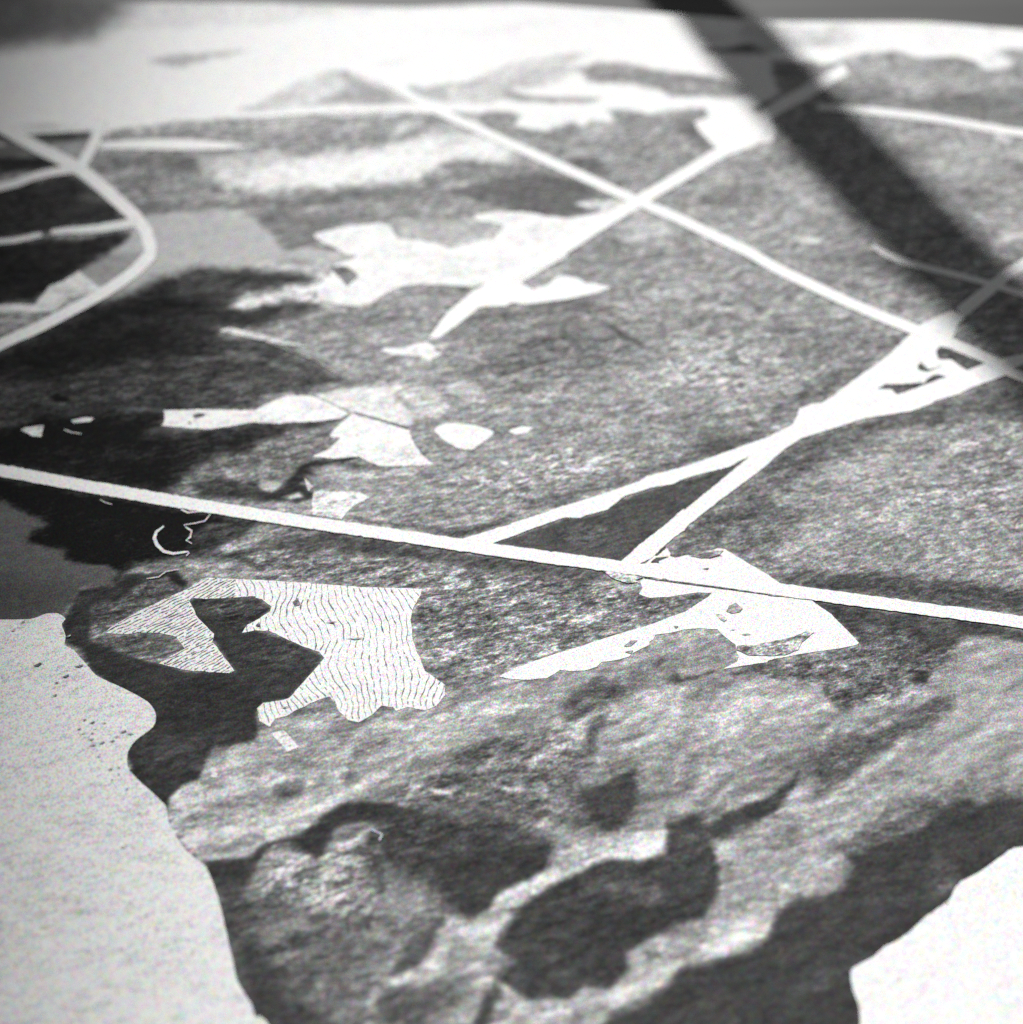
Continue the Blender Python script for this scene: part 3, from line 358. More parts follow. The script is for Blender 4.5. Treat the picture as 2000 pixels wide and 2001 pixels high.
STRIPS=[
('road',[-10237,21276,-10071,21233,-9846,21175,-9579,21106,-9287,21031,-8987,20954,-8695,20878,-8428,20809,-8171,20741,-7931,20677,-7695,20614,-7452,20549,-7189,20480,-6896,20405,-6633,20340,-6421,20288,-6197,20233,-5963,20176,-5722,20117,-5474,20058,-5223,19998,-4970,19938,-4717,19878,-4466,19820,-4219,19763,-3981,19709,-3742,19655,-3496,19601,-3246,19547,-2996,19492,-2747,19439,-2502,19386,-2264,19336,-2035,19287,-1818,19241,-1616,19198,-1431,19158,-1128,19093,-879,19039,-664,18993,-462,18949,-251,18905,-13,18857,190,18816,387,18777,585,18738,792,18698,1013,18655,1256,18608,1526,18555,1762,18507,1948,18470,2145,18430,2350,18388,2562,18344,2781,18300,3006,18254,3234,18207,3465,18160,3698,18112,3932,18065,4165,18018,4396,17972,4611,17929,4819,17888,5033,17846,5253,17803,5477,17759,5703,17715,5929,17672,6153,17628,6374,17585,6590,17544,6799,17503,7000,17464,7190,17427,7369,17392,7534,17360,7767,17314,8053,17257,8305,17206,8525,17162,8713,17123,8872,17091,9001,17064,9056,17053],[-10285,21583,-10118,21540,-9891,21481,-9622,21411,-9327,21334,-9025,21256,-8730,21179,-8460,21108,-8201,21040,-7958,20974,-7721,20910,-7476,20844,-7212,20774,-6917,20699,-6653,20632,-6439,20579,-6214,20524,-5978,20466,-5735,20406,-5486,20346,-5233,20285,-4978,20224,-4723,20164,-4471,20105,-4222,20047,-3983,19992,-3742,19938,-3494,19883,-3243,19827,-2991,19772,-2740,19718,-2493,19665,-2254,19613,-2023,19564,-1805,19517,-1601,19473,-1414,19433,-1108,19366,-858,19312,-641,19265,-438,19221,-227,19177,13,19127,217,19086,415,19046,615,19007,823,18967,1046,18923,1291,18875,1563,18821,1801,18772,1989,18734,2187,18694,2394,18651,2608,18607,2828,18561,3054,18515,3284,18467,3517,18420,3752,18371,3987,18323,4221,18276,4454,18229,4671,18185,4879,18144,5096,18101,5317,18057,5543,18013,5770,17969,5998,17924,6223,17880,6446,17837,6663,17794,6874,17753,7076,17714,7268,17676,7448,17641,7614,17608,7849,17561,8137,17503,8391,17452,8612,17407,8802,17367,8962,17335,9092,17308,9147,17296],4,0.846,0.00,13.6),
('road',[-3060,33957,-2762,33697,-2526,33464,-2223,33144,-1909,32822,-1605,32540,-1298,32287,-1004,32055,-696,31802,-385,31539,-38,31250,210,31049,473,30836,755,30607,1056,30359,1326,30134,1621,29885,1921,29631,2202,29391,2446,29185,2755,28931,3001,28735,3249,28524,3497,28292,3754,28040,3990,27807,4241,27576,4468,27385,4671,27137,4937,26816,5149,26606,5392,26374,5637,26144,5863,25936,6085,25736,6304,25542,6521,25357,6754,25165,7024,24953,7269,24765,7438,24635],[-3010,34218,-2695,33967,-2451,33729,-2145,33412,-1833,33097,-1537,32828,-1233,32584,-935,32356,-622,32101,-309,31836,38,31548,288,31353,553,31144,837,30919,1141,30674,1413,30449,1711,30198,2011,29943,2294,29703,2537,29497,2846,29250,3096,29059,3353,28847,3608,28614,3869,28363,4107,28134,4354,27907,4585,27711,4812,27434,5062,27127,5273,26917,5516,26683,5761,26450,5987,26240,6208,26038,6427,25843,6643,25657,6876,25469,7148,25264,7398,25083,7572,24959],3,0.846,0.00,6.9),
('road',[7771,24463,7983,24296,8238,24081,8436,23876,8618,23677,8751,23501,9028,23292,9216,23169,9444,23024,9691,22868,9938,22713,10167,22571,10357,22452,10491,22368],[7884,24724,8099,24562,8365,24345,8572,24130,8757,23924,8880,23758,9146,23556,9333,23432,9561,23285,9810,23127,10058,22971,10287,22827,10478,22707,10613,22621],3,0.846,0.00,5.8),
('road',[7502,34955,7212,34666,6806,34257,6451,33911,6110,33604,5765,33270,5460,32900,5211,32163,5058,31896,4775,31700,4423,31439,4124,31145,3818,30820,3504,30490,3222,30202,2928,29906,2634,29604,2343,29296,2043,28969,1757,28651,1513,28376,1224,28038,979,27764,720,27507,451,27255,175,26993,-46,26783],[7575,34531,7292,34223,6889,33793,6526,33425,6184,33113,5858,32799,5641,32550,5457,31977,5135,31430,4815,31224,4497,31007,4221,30737,3920,30421,3604,30090,3319,29808,3026,29519,2735,29228,2448,28931,2150,28613,1865,28303,1622,28036,1337,27705,1082,27422,811,27172,539,26936,265,26687,46,26480],3,0.846,0.00,9.9),
('road',[-5519,32541,-5498,32401,-5288,32433,-4988,32479,-4636,32530,-4269,32576,-3944,32610,-3620,32639,-3278,32666,-2941,32689,-2635,32706,-2385,32709,-1952,32649,-1729,32582],[-5505,32404,-5532,32595,-5318,32636,-5018,32692,-4665,32752,-4296,32808,-3968,32847,-3642,32877,-3297,32905,-2958,32929,-2650,32946,-2394,32950,-1946,32906,-1719,32858],3,0.846,0.00,7.3),
('road',[6669,32949,7062,32871,7316,32827,7632,32773,7965,32711,8279,32644,8593,32572,8907,32492,9218,32403,9537,32296,9859,32182,10157,32081,10435,31986,10656,31911,11015,31833,11296,31779,11632,31716,11992,31650,12341,31577,12652,31511,12895,31460,12982,31442],[6714,33208,7113,33151,7370,33113,7689,33064,8027,33008,8346,32943,8663,32869,8981,32788,9296,32698,9620,32589,9947,32478,10245,32377,10528,32288,10747,32226,11107,32154,11389,32101,11727,32040,12089,31972,12440,31897,12754,31831,12998,31780,13086,31761],3,0.801,0.00,7.3),
('road',[-12968,33450,-12730,33267,-12393,33006,-12002,32702,-11604,32391,-11240,32105,-10953,31877,-10552,31545,-10280,31314,-9955,31054,-9629,30812,-9297,30557,-8985,30281,-8681,29955,-8375,29588,-8096,29236,-7799,28870,-7546,28548,-7297,28090,-7135,27580,-7103,27484,-7160,27283,-7278,26958,-7454,26653,-7673,26323,-7896,26036,-8100,25802,-8310,25569,-8509,25345,-8707,25129,-8885,24958,-9034,24852,-9311,24577,-9459,24410,-9642,24196,-9846,23954,-10058,23701,-10264,23454,-10450,23231,-10604,23046,-10714,22915],[-12939,33829,-12701,33645,-12363,33383,-11971,33078,-11571,32766,-11205,32479,-10916,32249,-10508,31919,-10239,31697,-9924,31454,-9599,31224,-9253,30969,-8912,30678,-8582,30324,-8264,29941,-7984,29585,-7691,29218,-7419,28860,-7108,28291,-6894,27624,-6862,27217,-6933,27017,-7088,26651,-7279,26344,-7510,26017,-7742,25731,-7948,25497,-8157,25268,-8356,25046,-8556,24831,-8746,24651,-8892,24547,-9156,24288,-9299,24125,-9480,23913,-9683,23673,-9893,23423,-10097,23178,-10282,22956,-10435,22772,-10544,22641],3,0.787,0.00,6.7),
('road',[-8813,30527,-8734,31028,-8679,31545,-8677,31976,-8679,32382],[-9030,30726,-8955,31215,-8905,31693,-8904,32062,-8953,32459],3,0.801,0.00,8.7),
('road',[-8635,31211,-8384,31208,-8030,31210,-7689,31205,-7341,31197,-7010,31181,-6668,31182,-6322,31197,-5947,31229,-5611,31280],[-8686,31480,-8442,31515,-8091,31556,-7750,31589,-7398,31598,-7064,31597,-6714,31572,-6357,31520,-5970,31453,-5621,31377],3,0.831,0.00,11.5),
('road',[-12341,29107,-12157,29156,-11897,29225,-11586,29306,-11254,29396,-10927,29488,-10633,29576,-10398,29655,-10015,29863,-9800,30046,-9524,30182,-9186,30282,-8938,30344],[-12431,29365,-12246,29417,-11984,29489,-11674,29573,-11341,29666,-11013,29760,-10720,29851,-10492,29931,-10124,30129,-9907,30314,-9612,30468,-9269,30585,-9024,30663],3,0.729,0.00,8.4),
('road',[-9039,28076,-8761,28112,-8455,28113,-8109,28156,-7775,28252,-7461,28347,-7360,28375],[-9084,28240,-8819,28337,-8508,28380,-8184,28437,-7856,28551,-7545,28665,-7444,28703],3,0.675,0.00,8.2),
('road',[-11464,27671,-11244,27680,-10923,27693,-10563,27708,-10229,27722,-9982,27736,-9651,27794,-9323,27945,-9203,28007],[-11513,27853,-11293,27862,-10970,27874,-10609,27889,-10274,27904,-10027,27918,-9710,27973,-9380,28112,-9257,28167],3,0.635,0.00,8.1),
('road',[-10355,31738,-10100,31779,-9749,31820,-9379,31853,-9034,31881,-8922,31891],[-10395,31892,-10141,31946,-9786,31990,-9412,32017,-9065,32039,-8952,32046],3,0.702,0.00,7.3),
('road',[6995,27625,7162,27341,7391,27094,7674,26926,7934,26800,8231,26665,8514,26528,8795,26385,9052,26246,9238,26124,9554,25920,9748,25805,9997,25657,10277,25493,10561,25326,10827,25170,11049,25040,11205,24948],[7058,27747,7252,27527,7477,27320,7748,27146,8003,27013,8299,26870,8583,26728,8866,26583,9127,26441,9317,26316,9632,26112,9825,25996,10075,25847,10356,25681,10641,25513,10907,25356,11130,25224,11287,25132],3,0.846,0.00,6.5),
('road',[8324,25255,8581,25543,8952,25946,9188,26223,9433,26502,9831,26843,10078,27014,10396,27221,10757,27446,11133,27676,11498,27897,11824,28093,12084,28250,12179,28309],[8234,25583,8497,25864,8875,26261,9099,26516,9375,26821,9809,27185,10073,27370,10399,27583,10765,27814,11146,28049,11515,28274,11844,28473,12104,28632,12199,28691],3,0.846,0.00,7.8),
('shore_line',[-5530,19603,-5636,19484,-5657,19308,-5578,19133,-5440,18982,-5275,18932,-5054,18989],[-5513,19573,-5600,19444,-5601,19313,-5540,19182,-5425,19043,-5285,18990,-5063,19023],3,0.702,0.00,4.9),
('shore_line',[-5063,18991,-5046,18981,-5073,18918],[-5055,19021,-5022,18971,-5059,18902],3,0.655,0.00,2.9),
('shore_line',[-5187,19578,-5076,19468,-5080,19355,-5128,19260,-5025,19177],[-5182,19598,-5051,19491,-5050,19326,-5106,19268,-5020,19198],3,0.655,0.00,5.9),
('shore_line',[-5313,19982,-5188,19896,-4958,19937],[-5303,20012,-5192,19939,-4963,19962],3,0.655,0.00,5.0),
('shore_line',[-4830,19877,-4893,19726,-5030,19678,-5212,19628],[-4814,19864,-4879,19700,-5024,19654,-5208,19610],3,0.591,0.00,5.0),
('shore_line',[-5601,18391,-5420,18424,-5318,18550,-5143,18596],[-5605,18408,-5431,18451,-5327,18571,-5146,18613],3,0.531,0.00,3.8),
('shore_line',[-1884,13659,-1811,13613,-1713,13562,-1750,13480],[-1880,13670,-1807,13629,-1695,13572,-1727,13461],3,0.531,0.00,4.5),
('shore_line',[-7584,22005,-7456,21930,-7268,21894],[-7582,22030,-7457,21963,-7270,21914],3,0.502,0.00,4.4),
('shore_line',[-6650,20214,-6552,20146,-6436,20103],[-6647,20236,-6550,20175,-6436,20121],3,0.448,0.00,4.1),
('track',[-4490,24562,-4180,24363,-3856,24172,-3581,24014,-3226,23707,-2992,23437],[-4487,24584,-4176,24394,-3852,24211,-3573,24055,-3215,23738,-2985,23454],3,0.265,0.50,5.9),
('track',[-2701,22469,-2339,22307,-2026,22163,-1761,22040],[-2698,22499,-2335,22336,-2022,22197,-1755,22080],5,0.163,0.00,5.5),
]
FURROWS=[
[-3584,15729,-3573,15679,-3554,15630,-3530,15581,-3510,15532],
[-3522,15853,-3510,15803,-3501,15753,-3487,15704,-3465,15654,-3440,15605,-3424,15556,-3418,15507,-3417,15458],
[-4241,18385,-4224,18327,-4198,18269,-4167,18211,-4142,18154,-4128,18097,-4123,18040],
[-3443,15878,-3431,15828,-3419,15778,-3398,15729,-3372,15679,-3349,15630,-3336,15581],
[-4136,18385,-4115,18327,-4086,18269,-4053,18211,-4028,18154,-4016,18097,-4012,18040],
[-3947,17397,-3946,17369,-3942,17342,-3936,17315,-3926,17287],
[-3375,15903,-3358,15853,-3344,15803,-3325,15753,-3299,15704,-3272,15654],
[-4010,18385,-3971,18327,-3939,18269,-3919,18211,-3909,18154,-3898,18097,-3881,18040],
[-3862,17479,-3862,17452,-3859,17424],
[-3843,17369,-3831,17342,-3818,17315],
[-3298,15903,-3275,15853,-3243,15803,-3210,15753,-3185,15704,-3173,15654],
[-3876,18356,-3840,18298,-3804,18240,-3777,18183,-3765,18125,-3763,18068,-3761,18011,-3752,17954],
[-3763,17562,-3755,17507,-3754,17452,-3752,17397,-3740,17342],
[-3210,15928,-3185,15878,-3165,15828,-3140,15778,-3110,15729],
[-3733,18356,-3707,18298,-3691,18240,-3676,18183,-3657,18125,-3638,18068,-3630,18011,-3636,17954,-3651,17898],
[-3679,17590,-3684,17534,-3677,17479,-3655,17424,-3630,17369,-3610,17315],
[-3157,15953,-3140,15928,-3120,15903,-3099,15878,-3078,15853,-3058,15828,-3041,15803,-3028,15778],
[-3607,18356,-3596,18327,-3587,18298,-3577,18269,-3567,18240],
[-3543,18183,-3523,18125,-3517,18068,-3525,18011,-3541,17954,-3553,17898,-3557,17841,-3557,17785,-3564,17729,-3576,17673,-3588,17618],
[-3580,17534,-3559,17479,-3535,17424,-3517,17369,-3501,17315],
[-3116,16029,-3078,15978,-3032,15928,-2987,15878,-2955,15828],
[-3462,18327,-3444,18269,-3439,18211,-3435,18154,-3428,18097,-3422,18040,-3426,17983,-3442,17926,-3464,17870,-3481,17813,-3485,17757,-3480,17701,-3476,17645,-3477,17590,-3476,17534,-3464,17479,-3437,17424,-3401,17369,-3368,17315,-3343,17260,-3322,17206,-3297,17152,-3266,17098],
[-3027,16054,-3009,16029,-2992,16003,-2976,15978,-2961,15953,-2944,15928,-2926,15903,-2906,15878],
[-3344,18327,-3335,18269,-3333,18211,-3330,18154,-3324,18097,-3323,18040,-3335,17983,-3356,17926,-3377,17870,-3387,17813,-3384,17757,-3377,17701,-3374,17645,-3373,17590,-3364,17534,-3341,17479,-3306,17424,-3268,17369,-3238,17315,-3215,17260,-3193,17206,-3166,17152,-3134,17098,-3110,17044],
[-3044,16181,-2993,16130,-2948,16079,-2911,16029,-2879,15978,-2844,15928],
[-3239,18298,-3221,18240,-3220,18183,-3233,18125,-3249,18068,-3259,18011,-3261,17954,-3264,17898,-3273,17841,-3287,17785,-3293,17729,-3285,17673,-3262,17618,-3235,17562,-3212,17507,-3192,17452,-3169,17397,-3134,17342,-3093,17287,-3056,17233,-3033,17179,-3022,17125,-3014,17071,-3004,17017,-2994,16964],
[-2963,16232,-2932,16181,-2896,16130,-2849,16079,-2797,16029,-2752,15978],
[-3130,18298,-3127,18240,-3138,18183,-3151,18125,-3158,18068,-3158,18011,-3159,17954,-3168,17898,-3180,17841,-3185,17785,-3175,17729,-3152,17673,-3124,17618,-3102,17562,-3082,17507,-3058,17452,-3023,17397,-2981,17342,-2944,17287,-2921,17233,-2909,17179,-2901,17125,-2891,17071,-2880,17017,-2877,16964,-2890,16910],
[-2924,16360,-2893,16309,-2865,16257,-2834,16206,-2794,16155,-2744,16105,-2695,16054,-2656,16003],
[-3055,18298,-3062,18240,-3067,18183,-3065,18125,-3062,18068,-3067,18011,-3079,17954,-3090,17898,-3088,17841,-3072,17785,-3048,17729,-3027,17673,-3011,17618,-2992,17562],
[-2962,17507,-2921,17452,-2880,17397,-2849,17342,-2831,17287,-2818,17233,-2803,17179,-2786,17125,-2774,17071,-2776,17017,-2793,16964,-2815,16910],
[-2874,16489,-2849,16438,-2826,16386,-2805,16334,-2780,16283,-2742,16232,-2694,16181,-2646,16130,-2609,16079,-2582,16029,-2559,15978,-2534,15928,-2507,15878,-2486,15828],
[-2988,18298,-2987,18269,-2984,18240,-2980,18211,-2976,18183,-2973,18154,-2973,18125,-2975,18097],
[-2986,18040,-2996,17983,-2995,17926,-2981,17870,-2960,17813,-2941,17757,-2927,17701,-2911,17645,-2883,17590,-2844,17534,-2803,17479,-2771,17424,-2751,17369,-2735,17315,-2717,17260,-2695,17206,-2678,17152,-2675,17098,-2687,17044,-2705,16990,-2719,16937,-2726,16884,-2733,16831],
[-2790,16646,-2786,16594,-2771,16541,-2753,16489,-2739,16438,-2724,16386,-2700,16334,-2662,16283,-2617,16232,-2576,16181,-2545,16130,-2521,16079,-2496,16029,-2467,15978,-2437,15928,-2418,15878,-2414,15828,-2419,15778,-2423,15729],
[-2902,18269,-2902,18211,-2894,18154,-2884,18097,-2881,18040,-2885,17983,-2885,17926,-2873,17870,-2847,17813,-2817,17757,-2791,17701,-2772,17645,-2751,17590,-2720,17534,-2682,17479,-2646,17424,-2622,17369],
[-2607,17287,-2600,17233,-2588,17179,-2577,17125,-2576,17071,-2590,17017,-2611,16964,-2629,16910,-2637,16857,-2640,16804,-2646,16751,-2658,16698,-2670,16646,-2671,16594,-2656,16541,-2632,16489,-2608,16438,-2590,16386,-2571,16334,-2544,16283,-2507,16232,-2466,16181,-2433,16130,-2412,16079,-2397,16029,-2382,15978,-2361,15928,-2341,15878,-2331,15828,-2334,15778,-2342,15729,-2346,15679,-2341,15630],
[-2812,18269,-2812,18211,-2802,18154,-2787,18097,-2776,18040,-2772,17983,-2768,17926,-2753,17870,-2725,17813,-2691,17757,-2661,17701,-2640,17645,-2621,17590,-2595,17534,-2562,17479,-2528,17424,-2506,17369,-2497,17315,-2495,17260,-2492,17206,-2483,17152,-2477,17098],
[-2488,17017,-2507,16964,-2525,16910,-2532,16857,-2531,16804,-2531,16751,-2536,16698],
[-2544,16646,-2544,16594,-2530,16541,-2505,16489,-2479,16438,-2460,16386,-2445,16334,-2424,16283,-2394,16232,-2359,16181,-2330,16130,-2312,16079,-2304,16029],
[-2295,15978,-2280,15928,-2262,15878,-2251,15828,-2251,15778,-2258,15729,-2261,15679,-2254,15630,-2240,15581],
[-2720,18269,-2715,18211,-2700,18154,-2680,18097,-2666,18040,-2658,17983,-2649,17926,-2631,17870,-2600,17813,-2565,17757,-2536,17701,-2517,17645,-2499,17590,-2476,17534,-2445,17479,-2415,17424,-2397,17369,-2392,17315,-2393,17260,-2390,17206,-2382,17152,-2375,17098,-2378,17044,-2393,16990],
[-2414,16910,-2417,16857,-2412,16804,-2408,16751,-2411,16698,-2416,16646,-2413,16594,-2398,16541,-2373,16489,-2350,16438,-2335,16386,-2324,16334,-2308,16283,-2283,16232,-2253,16181,-2230,16130,-2218,16079,-2214,16029,-2208,15978,-2194,15928,-2178,15878,-2167,15828,-2167,15778,-2171,15729,-2170,15679,-2158,15630,-2140,15581],
[-2614,18240,-2596,18183,-2586,18125,-2581,18068,-2572,18011,-2550,17954,-2519,17898,-2488,17841,-2466,17785],
[-2450,17729,-2432,17673,-2404,17618,-2370,17562,-2342,17507,-2326,17452,-2319,17397,-2313,17342,-2301,17287,-2286,17233,-2276,17179,-2279,17125,-2291,17071,-2301,17017,-2301,16964,-2295,16910,-2291,16857,-2296,16804,-2305,16751,-2307,16698,-2298,16646,-2280,16594,-2263,16541,-2253,16489,-2247,16438,-2237,16386,-2217,16334,-2190,16283,-2168,16232,-2157,16181,-2153,16130,-2146,16079,-2131,16029,-2112,15978,-2099,15928,-2096,15878,-2099,15828,-2097,15778,-2086,15729,-2067,15679,-2052,15630],
[-2510,18240,-2502,18183,-2497,18125,-2487,18068,-2463,18011],
[-2433,17954,-2405,17898,-2386,17841,-2372,17785,-2353,17729,-2324,17673,-2290,17618,-2264,17562,-2249,17507],
[-2241,17452,-2232,17397,-2215,17342,-2196,17287,-2185,17233,-2187,17179,-2195,17125,-2199,17071,-2194,17017,-2185,16964,-2181,16910,-2186,16857,-2195,16804,-2196,16751,-2186,16698,-2169,16646,-2157,16594,-2152,16541,-2150,16489,-2142,16438,-2123,16386,-2100,16334,-2083,16283,-2077,16232,-2074,16181,-2067,16130,-2052,16079,-2034,16029,-2022,15978,-2021,15928,-2023,15878,-2019,15828,-2005,15778,-1986,15729,-1972,15679],
[-2410,18211,-2398,18154,-2391,18097,-2379,18040,-2356,17983,-2324,17926,-2295,17870,-2274,17813,-2261,17757,-2244,17701,-2217,17645,-2186,17590,-2160,17534,-2146,17479,-2141,17424,-2134,17369,-2120,17315,-2103,17260,-2091,17206,-2090,17152,-2097,17098,-2101,17044,-2096,16990,-2085,16937,-2077,16884],
[-2081,16804,-2085,16751,-2080,16698,-2065,16646,-2048,16594,-2038,16541,-2036,16489,-2035,16438,-2024,16386,-2006,16334,-1987,16283,-1977,16232,-1976,16181,-1976,16130,-1969,16079,-1953,16029,-1938,15978,-1931,15928,-1932,15878,-1933,15828,-1924,15778],
[-2327,18211,-2312,18154,-2286,18097,-2258,18040,-2238,17983,-2225,17926,-2211,17870,-2187,17813,-2154,17757,-2123,17701,-2101,17645,-2090,17590,-2079,17534,-2061,17479,-2037,17424,-2017,17369,-2007,17315,-2008,17260,-2009,17206,-2003,17152,-1989,17098,-1978,17044,-1976,16990,-1982,16937,-1985,16884,-1980,16831,-1965,16778,-1951,16725,-1946,16672],
[-1947,16594,-1946,16568,-1942,16541,-1935,16515,-1926,16489,-1917,16463,-1908,16438,-1900,16412],
[-1893,16360,-1894,16309,-1893,16257,-1884,16206,-1869,16155,-1856,16105,-1852,16054,-1856,16003,-1857,15953,-1849,15903,-1833,15853],
[-2208,18211,-2197,18154,-2190,18097,-2176,18040,-2150,17983,-2117,17926,-2089,17870,-2070,17813,-2056,17757,-2038,17701,-2011,17645,-1980,17590,-1957,17534,-1945,17479,-1941,17424,-1933,17369,-1918,17315,-1900,17260],
[-1888,17152,-1893,17098,-1893,17044,-1883,16990,-1868,16937,-1859,16884,-1858,16831,-1861,16778,-1857,16725,-1843,16672,-1824,16620,-1811,16568,-1808,16515],
[-1807,16438,-1798,16386,-1781,16334,-1767,16283,-1763,16232,-1768,16181,-1771,16130,-1766,16079,-1754,16029,-1743,15978,-1741,15928,-1745,15878,-1745,15828],
[-2125,18211,-2099,18154,-2075,18097,-2058,18040,-2046,17983,-2028,17926,-2000,17870,-1965,17813,-1934,17757,-1914,17701,-1902,17645,-1888,17590,-1866,17534,-1840,17479,-1822,17424,-1815,17369,-1816,17315,-1814,17260,-1804,17206,-1789,17152,-1778,17098,-1778,17044,-1782,16990,-1781,16937,-1769,16884,-1751,16831,-1736,16778,-1731,16725],
[-1728,16646,-1717,16594,-1698,16541,-1679,16489,-1670,16438,-1671,16386,-1673,16334,-1668,16283,-1656,16232,-1646,16181,-1645,16130,-1653,16079,-1661,16029,-1660,15978,-1650,15928,-1639,15878,-1635,15828,-1636,15778],
[-2034,18211,-2008,18154,-1982,18097,-1962,18040,-1948,17983,-1929,17926,-1900,17870,-1864,17813,-1832,17757,-1812,17701,-1800,17645,-1787,17590,-1767,17534,-1743,17479,-1726,17424,-1720,17369,-1723,17315,-1724,17260,-1716,17206,-1701,17152,-1690,17098],
[-1689,17044,-1691,16990,-1689,16937,-1675,16884,-1654,16831,-1636,16778,-1627,16725,-1623,16672,-1615,16620,-1597,16568,-1576,16515,-1560,16463,-1556,16412,-1559,16360,-1560,16309,-1554,16257,-1545,16206,-1541,16155,-1549,16105,-1561,16054,-1569,16003,-1566,15953,-1557,15903,-1550,15853,-1550,15803],
[-1947,18211,-1925,18154,-1894,18097,-1863,18040,-1840,17983,-1823,17926,-1801,17870,-1770,17813,-1734,17757,-1705,17701,-1689,17645,-1681,17590,-1673,17534,-1658,17479,-1640,17424,-1628,17369,-1628,17315,-1634,17260,-1637,17206,-1628,17152,-1613,17098,-1601,17044,-1597,16990,-1596,16937,-1588,16884,-1568,16831,-1542,16778,-1520,16725,-1507,16672,-1500,16620,-1489,16568],
[-1471,16515,-1451,16463,-1438,16412,-1438,16360,-1446,16309],
[-1452,16257,-1450,16206,-1446,16155,-1448,16105,-1460,16054,-1476,16003,-1485,15953,-1482,15903,-1471,15853],
[-1840,18183,-1822,18125,-1791,18068,-1752,18011,-1719,17954,-1695,17898,-1677,17841,-1655,17785,-1626,17729,-1596,17673,-1576,17618,-1569,17562,-1570,17507,-1569,17452,-1559,17397,-1547,17342,-1542,17287,-1547,17233,-1554,17179,-1552,17125,-1539,17071,-1519,17017,-1502,16964,-1492,16910,-1483,16857,-1466,16804,-1438,16751,-1407,16698],
[-1376,16620,-1368,16568,-1361,16515,-1348,16463,-1332,16412,-1323,16360,-1326,16309,-1340,16257,-1355,16206,-1362,16155,-1364,16105,-1367,16054,-1379,16003,-1394,15953,-1405,15903,-1401,15853,-1387,15803],
[-1727,18183,-1695,18125,-1656,18068,-1621,18011,-1596,17954,-1576,17898,-1553,17841,-1523,17785,-1492,17729],
[-1198,16438,-1194,16386,-1205,16334,-1222,16283,-1236,16232,-1243,16181,-1248,16130,-1260,16079,-1280,16029,-1299,15978,-1306,15928,-1300,15878,-1287,15828],
[-1605,18183,-1585,18125,-1562,18068,-1529,18011,-1488,17954,-1451,17898],
[-1106,16360,-1107,16309,-1119,16257,-1143,16206,-1170,16155,-1189,16105,-1197,16054,-1199,16003],
[-1205,15953,-1210,15928,-1214,15903,-1218,15878,-1219,15853,-1217,15828,-1211,15803,-1201,15778],
[-1502,18183,-1486,18154,-1468,18125,-1447,18097,-1425,18068,-1405,18040],
[-1028,16283,-1052,16232,-1068,16181,-1078,16130,-1089,16079,-1106,16029,-1124,15978,-1131,15928,-1122,15878,-1102,15828],
[-963,16206,-974,16155,-985,16105,-1000,16054,-1016,16003,-1024,15953],
[-5485,17795,-5467,17805,-5449,17817,-5431,17832,-5413,17848,-5396,17866],
[-5271,17966,-5252,17974,-5234,17983,-5215,17994,-5197,18006,-5179,18020,-5161,18036],
[-4837,18312,-4801,18346,-4764,18372,-4727,18393,-4689,18416],
[-5885,17452,-5848,17469,-5813,17494,-5779,17526,-5745,17559,-5710,17587,-5674,17608,-5637,17624,-5600,17641,-5564,17666,-5529,17698,-5495,17733,-5460,17764,-5424,17788,-5387,17806,-5349,17824,-5313,17848,-5278,17880,-5244,17916,-5209,17951,-5173,17978,-5135,17998,-5098,18017,-5061,18040,-5026,18072,-4991,18110],
[-4938,18164,-4901,18190,-4864,18211,-4826,18232,-4789,18259,-4754,18295,-4719,18335,-4683,18372,-4646,18402],
[-6050,17270,-6014,17288,-5979,17314,-5945,17346,-5912,17377,-5876,17402,-5840,17420,-5803,17435,-5766,17452,-5731,17478,-5697,17510,-5663,17544,-5628,17572,-5592,17593],
[-5536,17617,-5499,17638,-5464,17667,-5430,17702,-5396,17736,-5360,17764,-5323,17784,-5286,17801,-5249,17822,-5214,17851,-5179,17887,-5144,17923,-5109,17954,-5072,17978,-5035,17996,-4997,18017],
[-4961,18046,-4926,18082,-4891,18121,-4856,18155,-4819,18181,-4781,18202,-4744,18224,-4707,18252,-4672,18288,-4636,18329,-4601,18366,-4564,18396,-4526,18419],
[-5950,17258,-5916,17289,-5882,17321,-5847,17347,-5811,17366,-5774,17380,-5737,17397,-5702,17422,-5667,17453,-5634,17487,-5599,17516,-5563,17538,-5526,17555,-5489,17572,-5453,17596,-5418,17627,-5384,17663,-5349,17695,-5313,17720],
[-5276,17739,-5239,17757,-5203,17780,-5167,17812,-5133,17848,-5098,17884,-5062,17912,-5025,17933,-4988,17952,-4951,17975,-4915,18007,-4880,18044,-4845,18082,-4810,18114,-4773,18138,-4735,18158,-4698,18181,-4661,18213,-4626,18251,-4591,18291,-4555,18326,-4518,18353,-4480,18375,-4442,18399],
[-5869,17247,-5852,17263,-5835,17278,-5818,17292,-5800,17303],
[-5764,17321,-5745,17329,-5727,17336,-5708,17344,-5690,17354,-5673,17366],
[-5638,17395,-5604,17429,-5570,17461,-5534,17485,-5497,17503,-5460,17519,-5424,17541,-5389,17570,-5355,17605,-5320,17639,-5285,17667,-5248,17687,-5211,17704,-5174,17726,-5139,17755,-5104,17790,-5070,17827,-5034,17858,-4998,17881,-4960,17900,-4923,17921,-4887,17950],
[-4835,18006,-4800,18043,-4764,18073,-4726,18096,-4689,18117,-4652,18141,-4616,18174,-4580,18213,-4545,18253,-4509,18287,-4472,18313,-4434,18334,-4397,18359,-4360,18392],
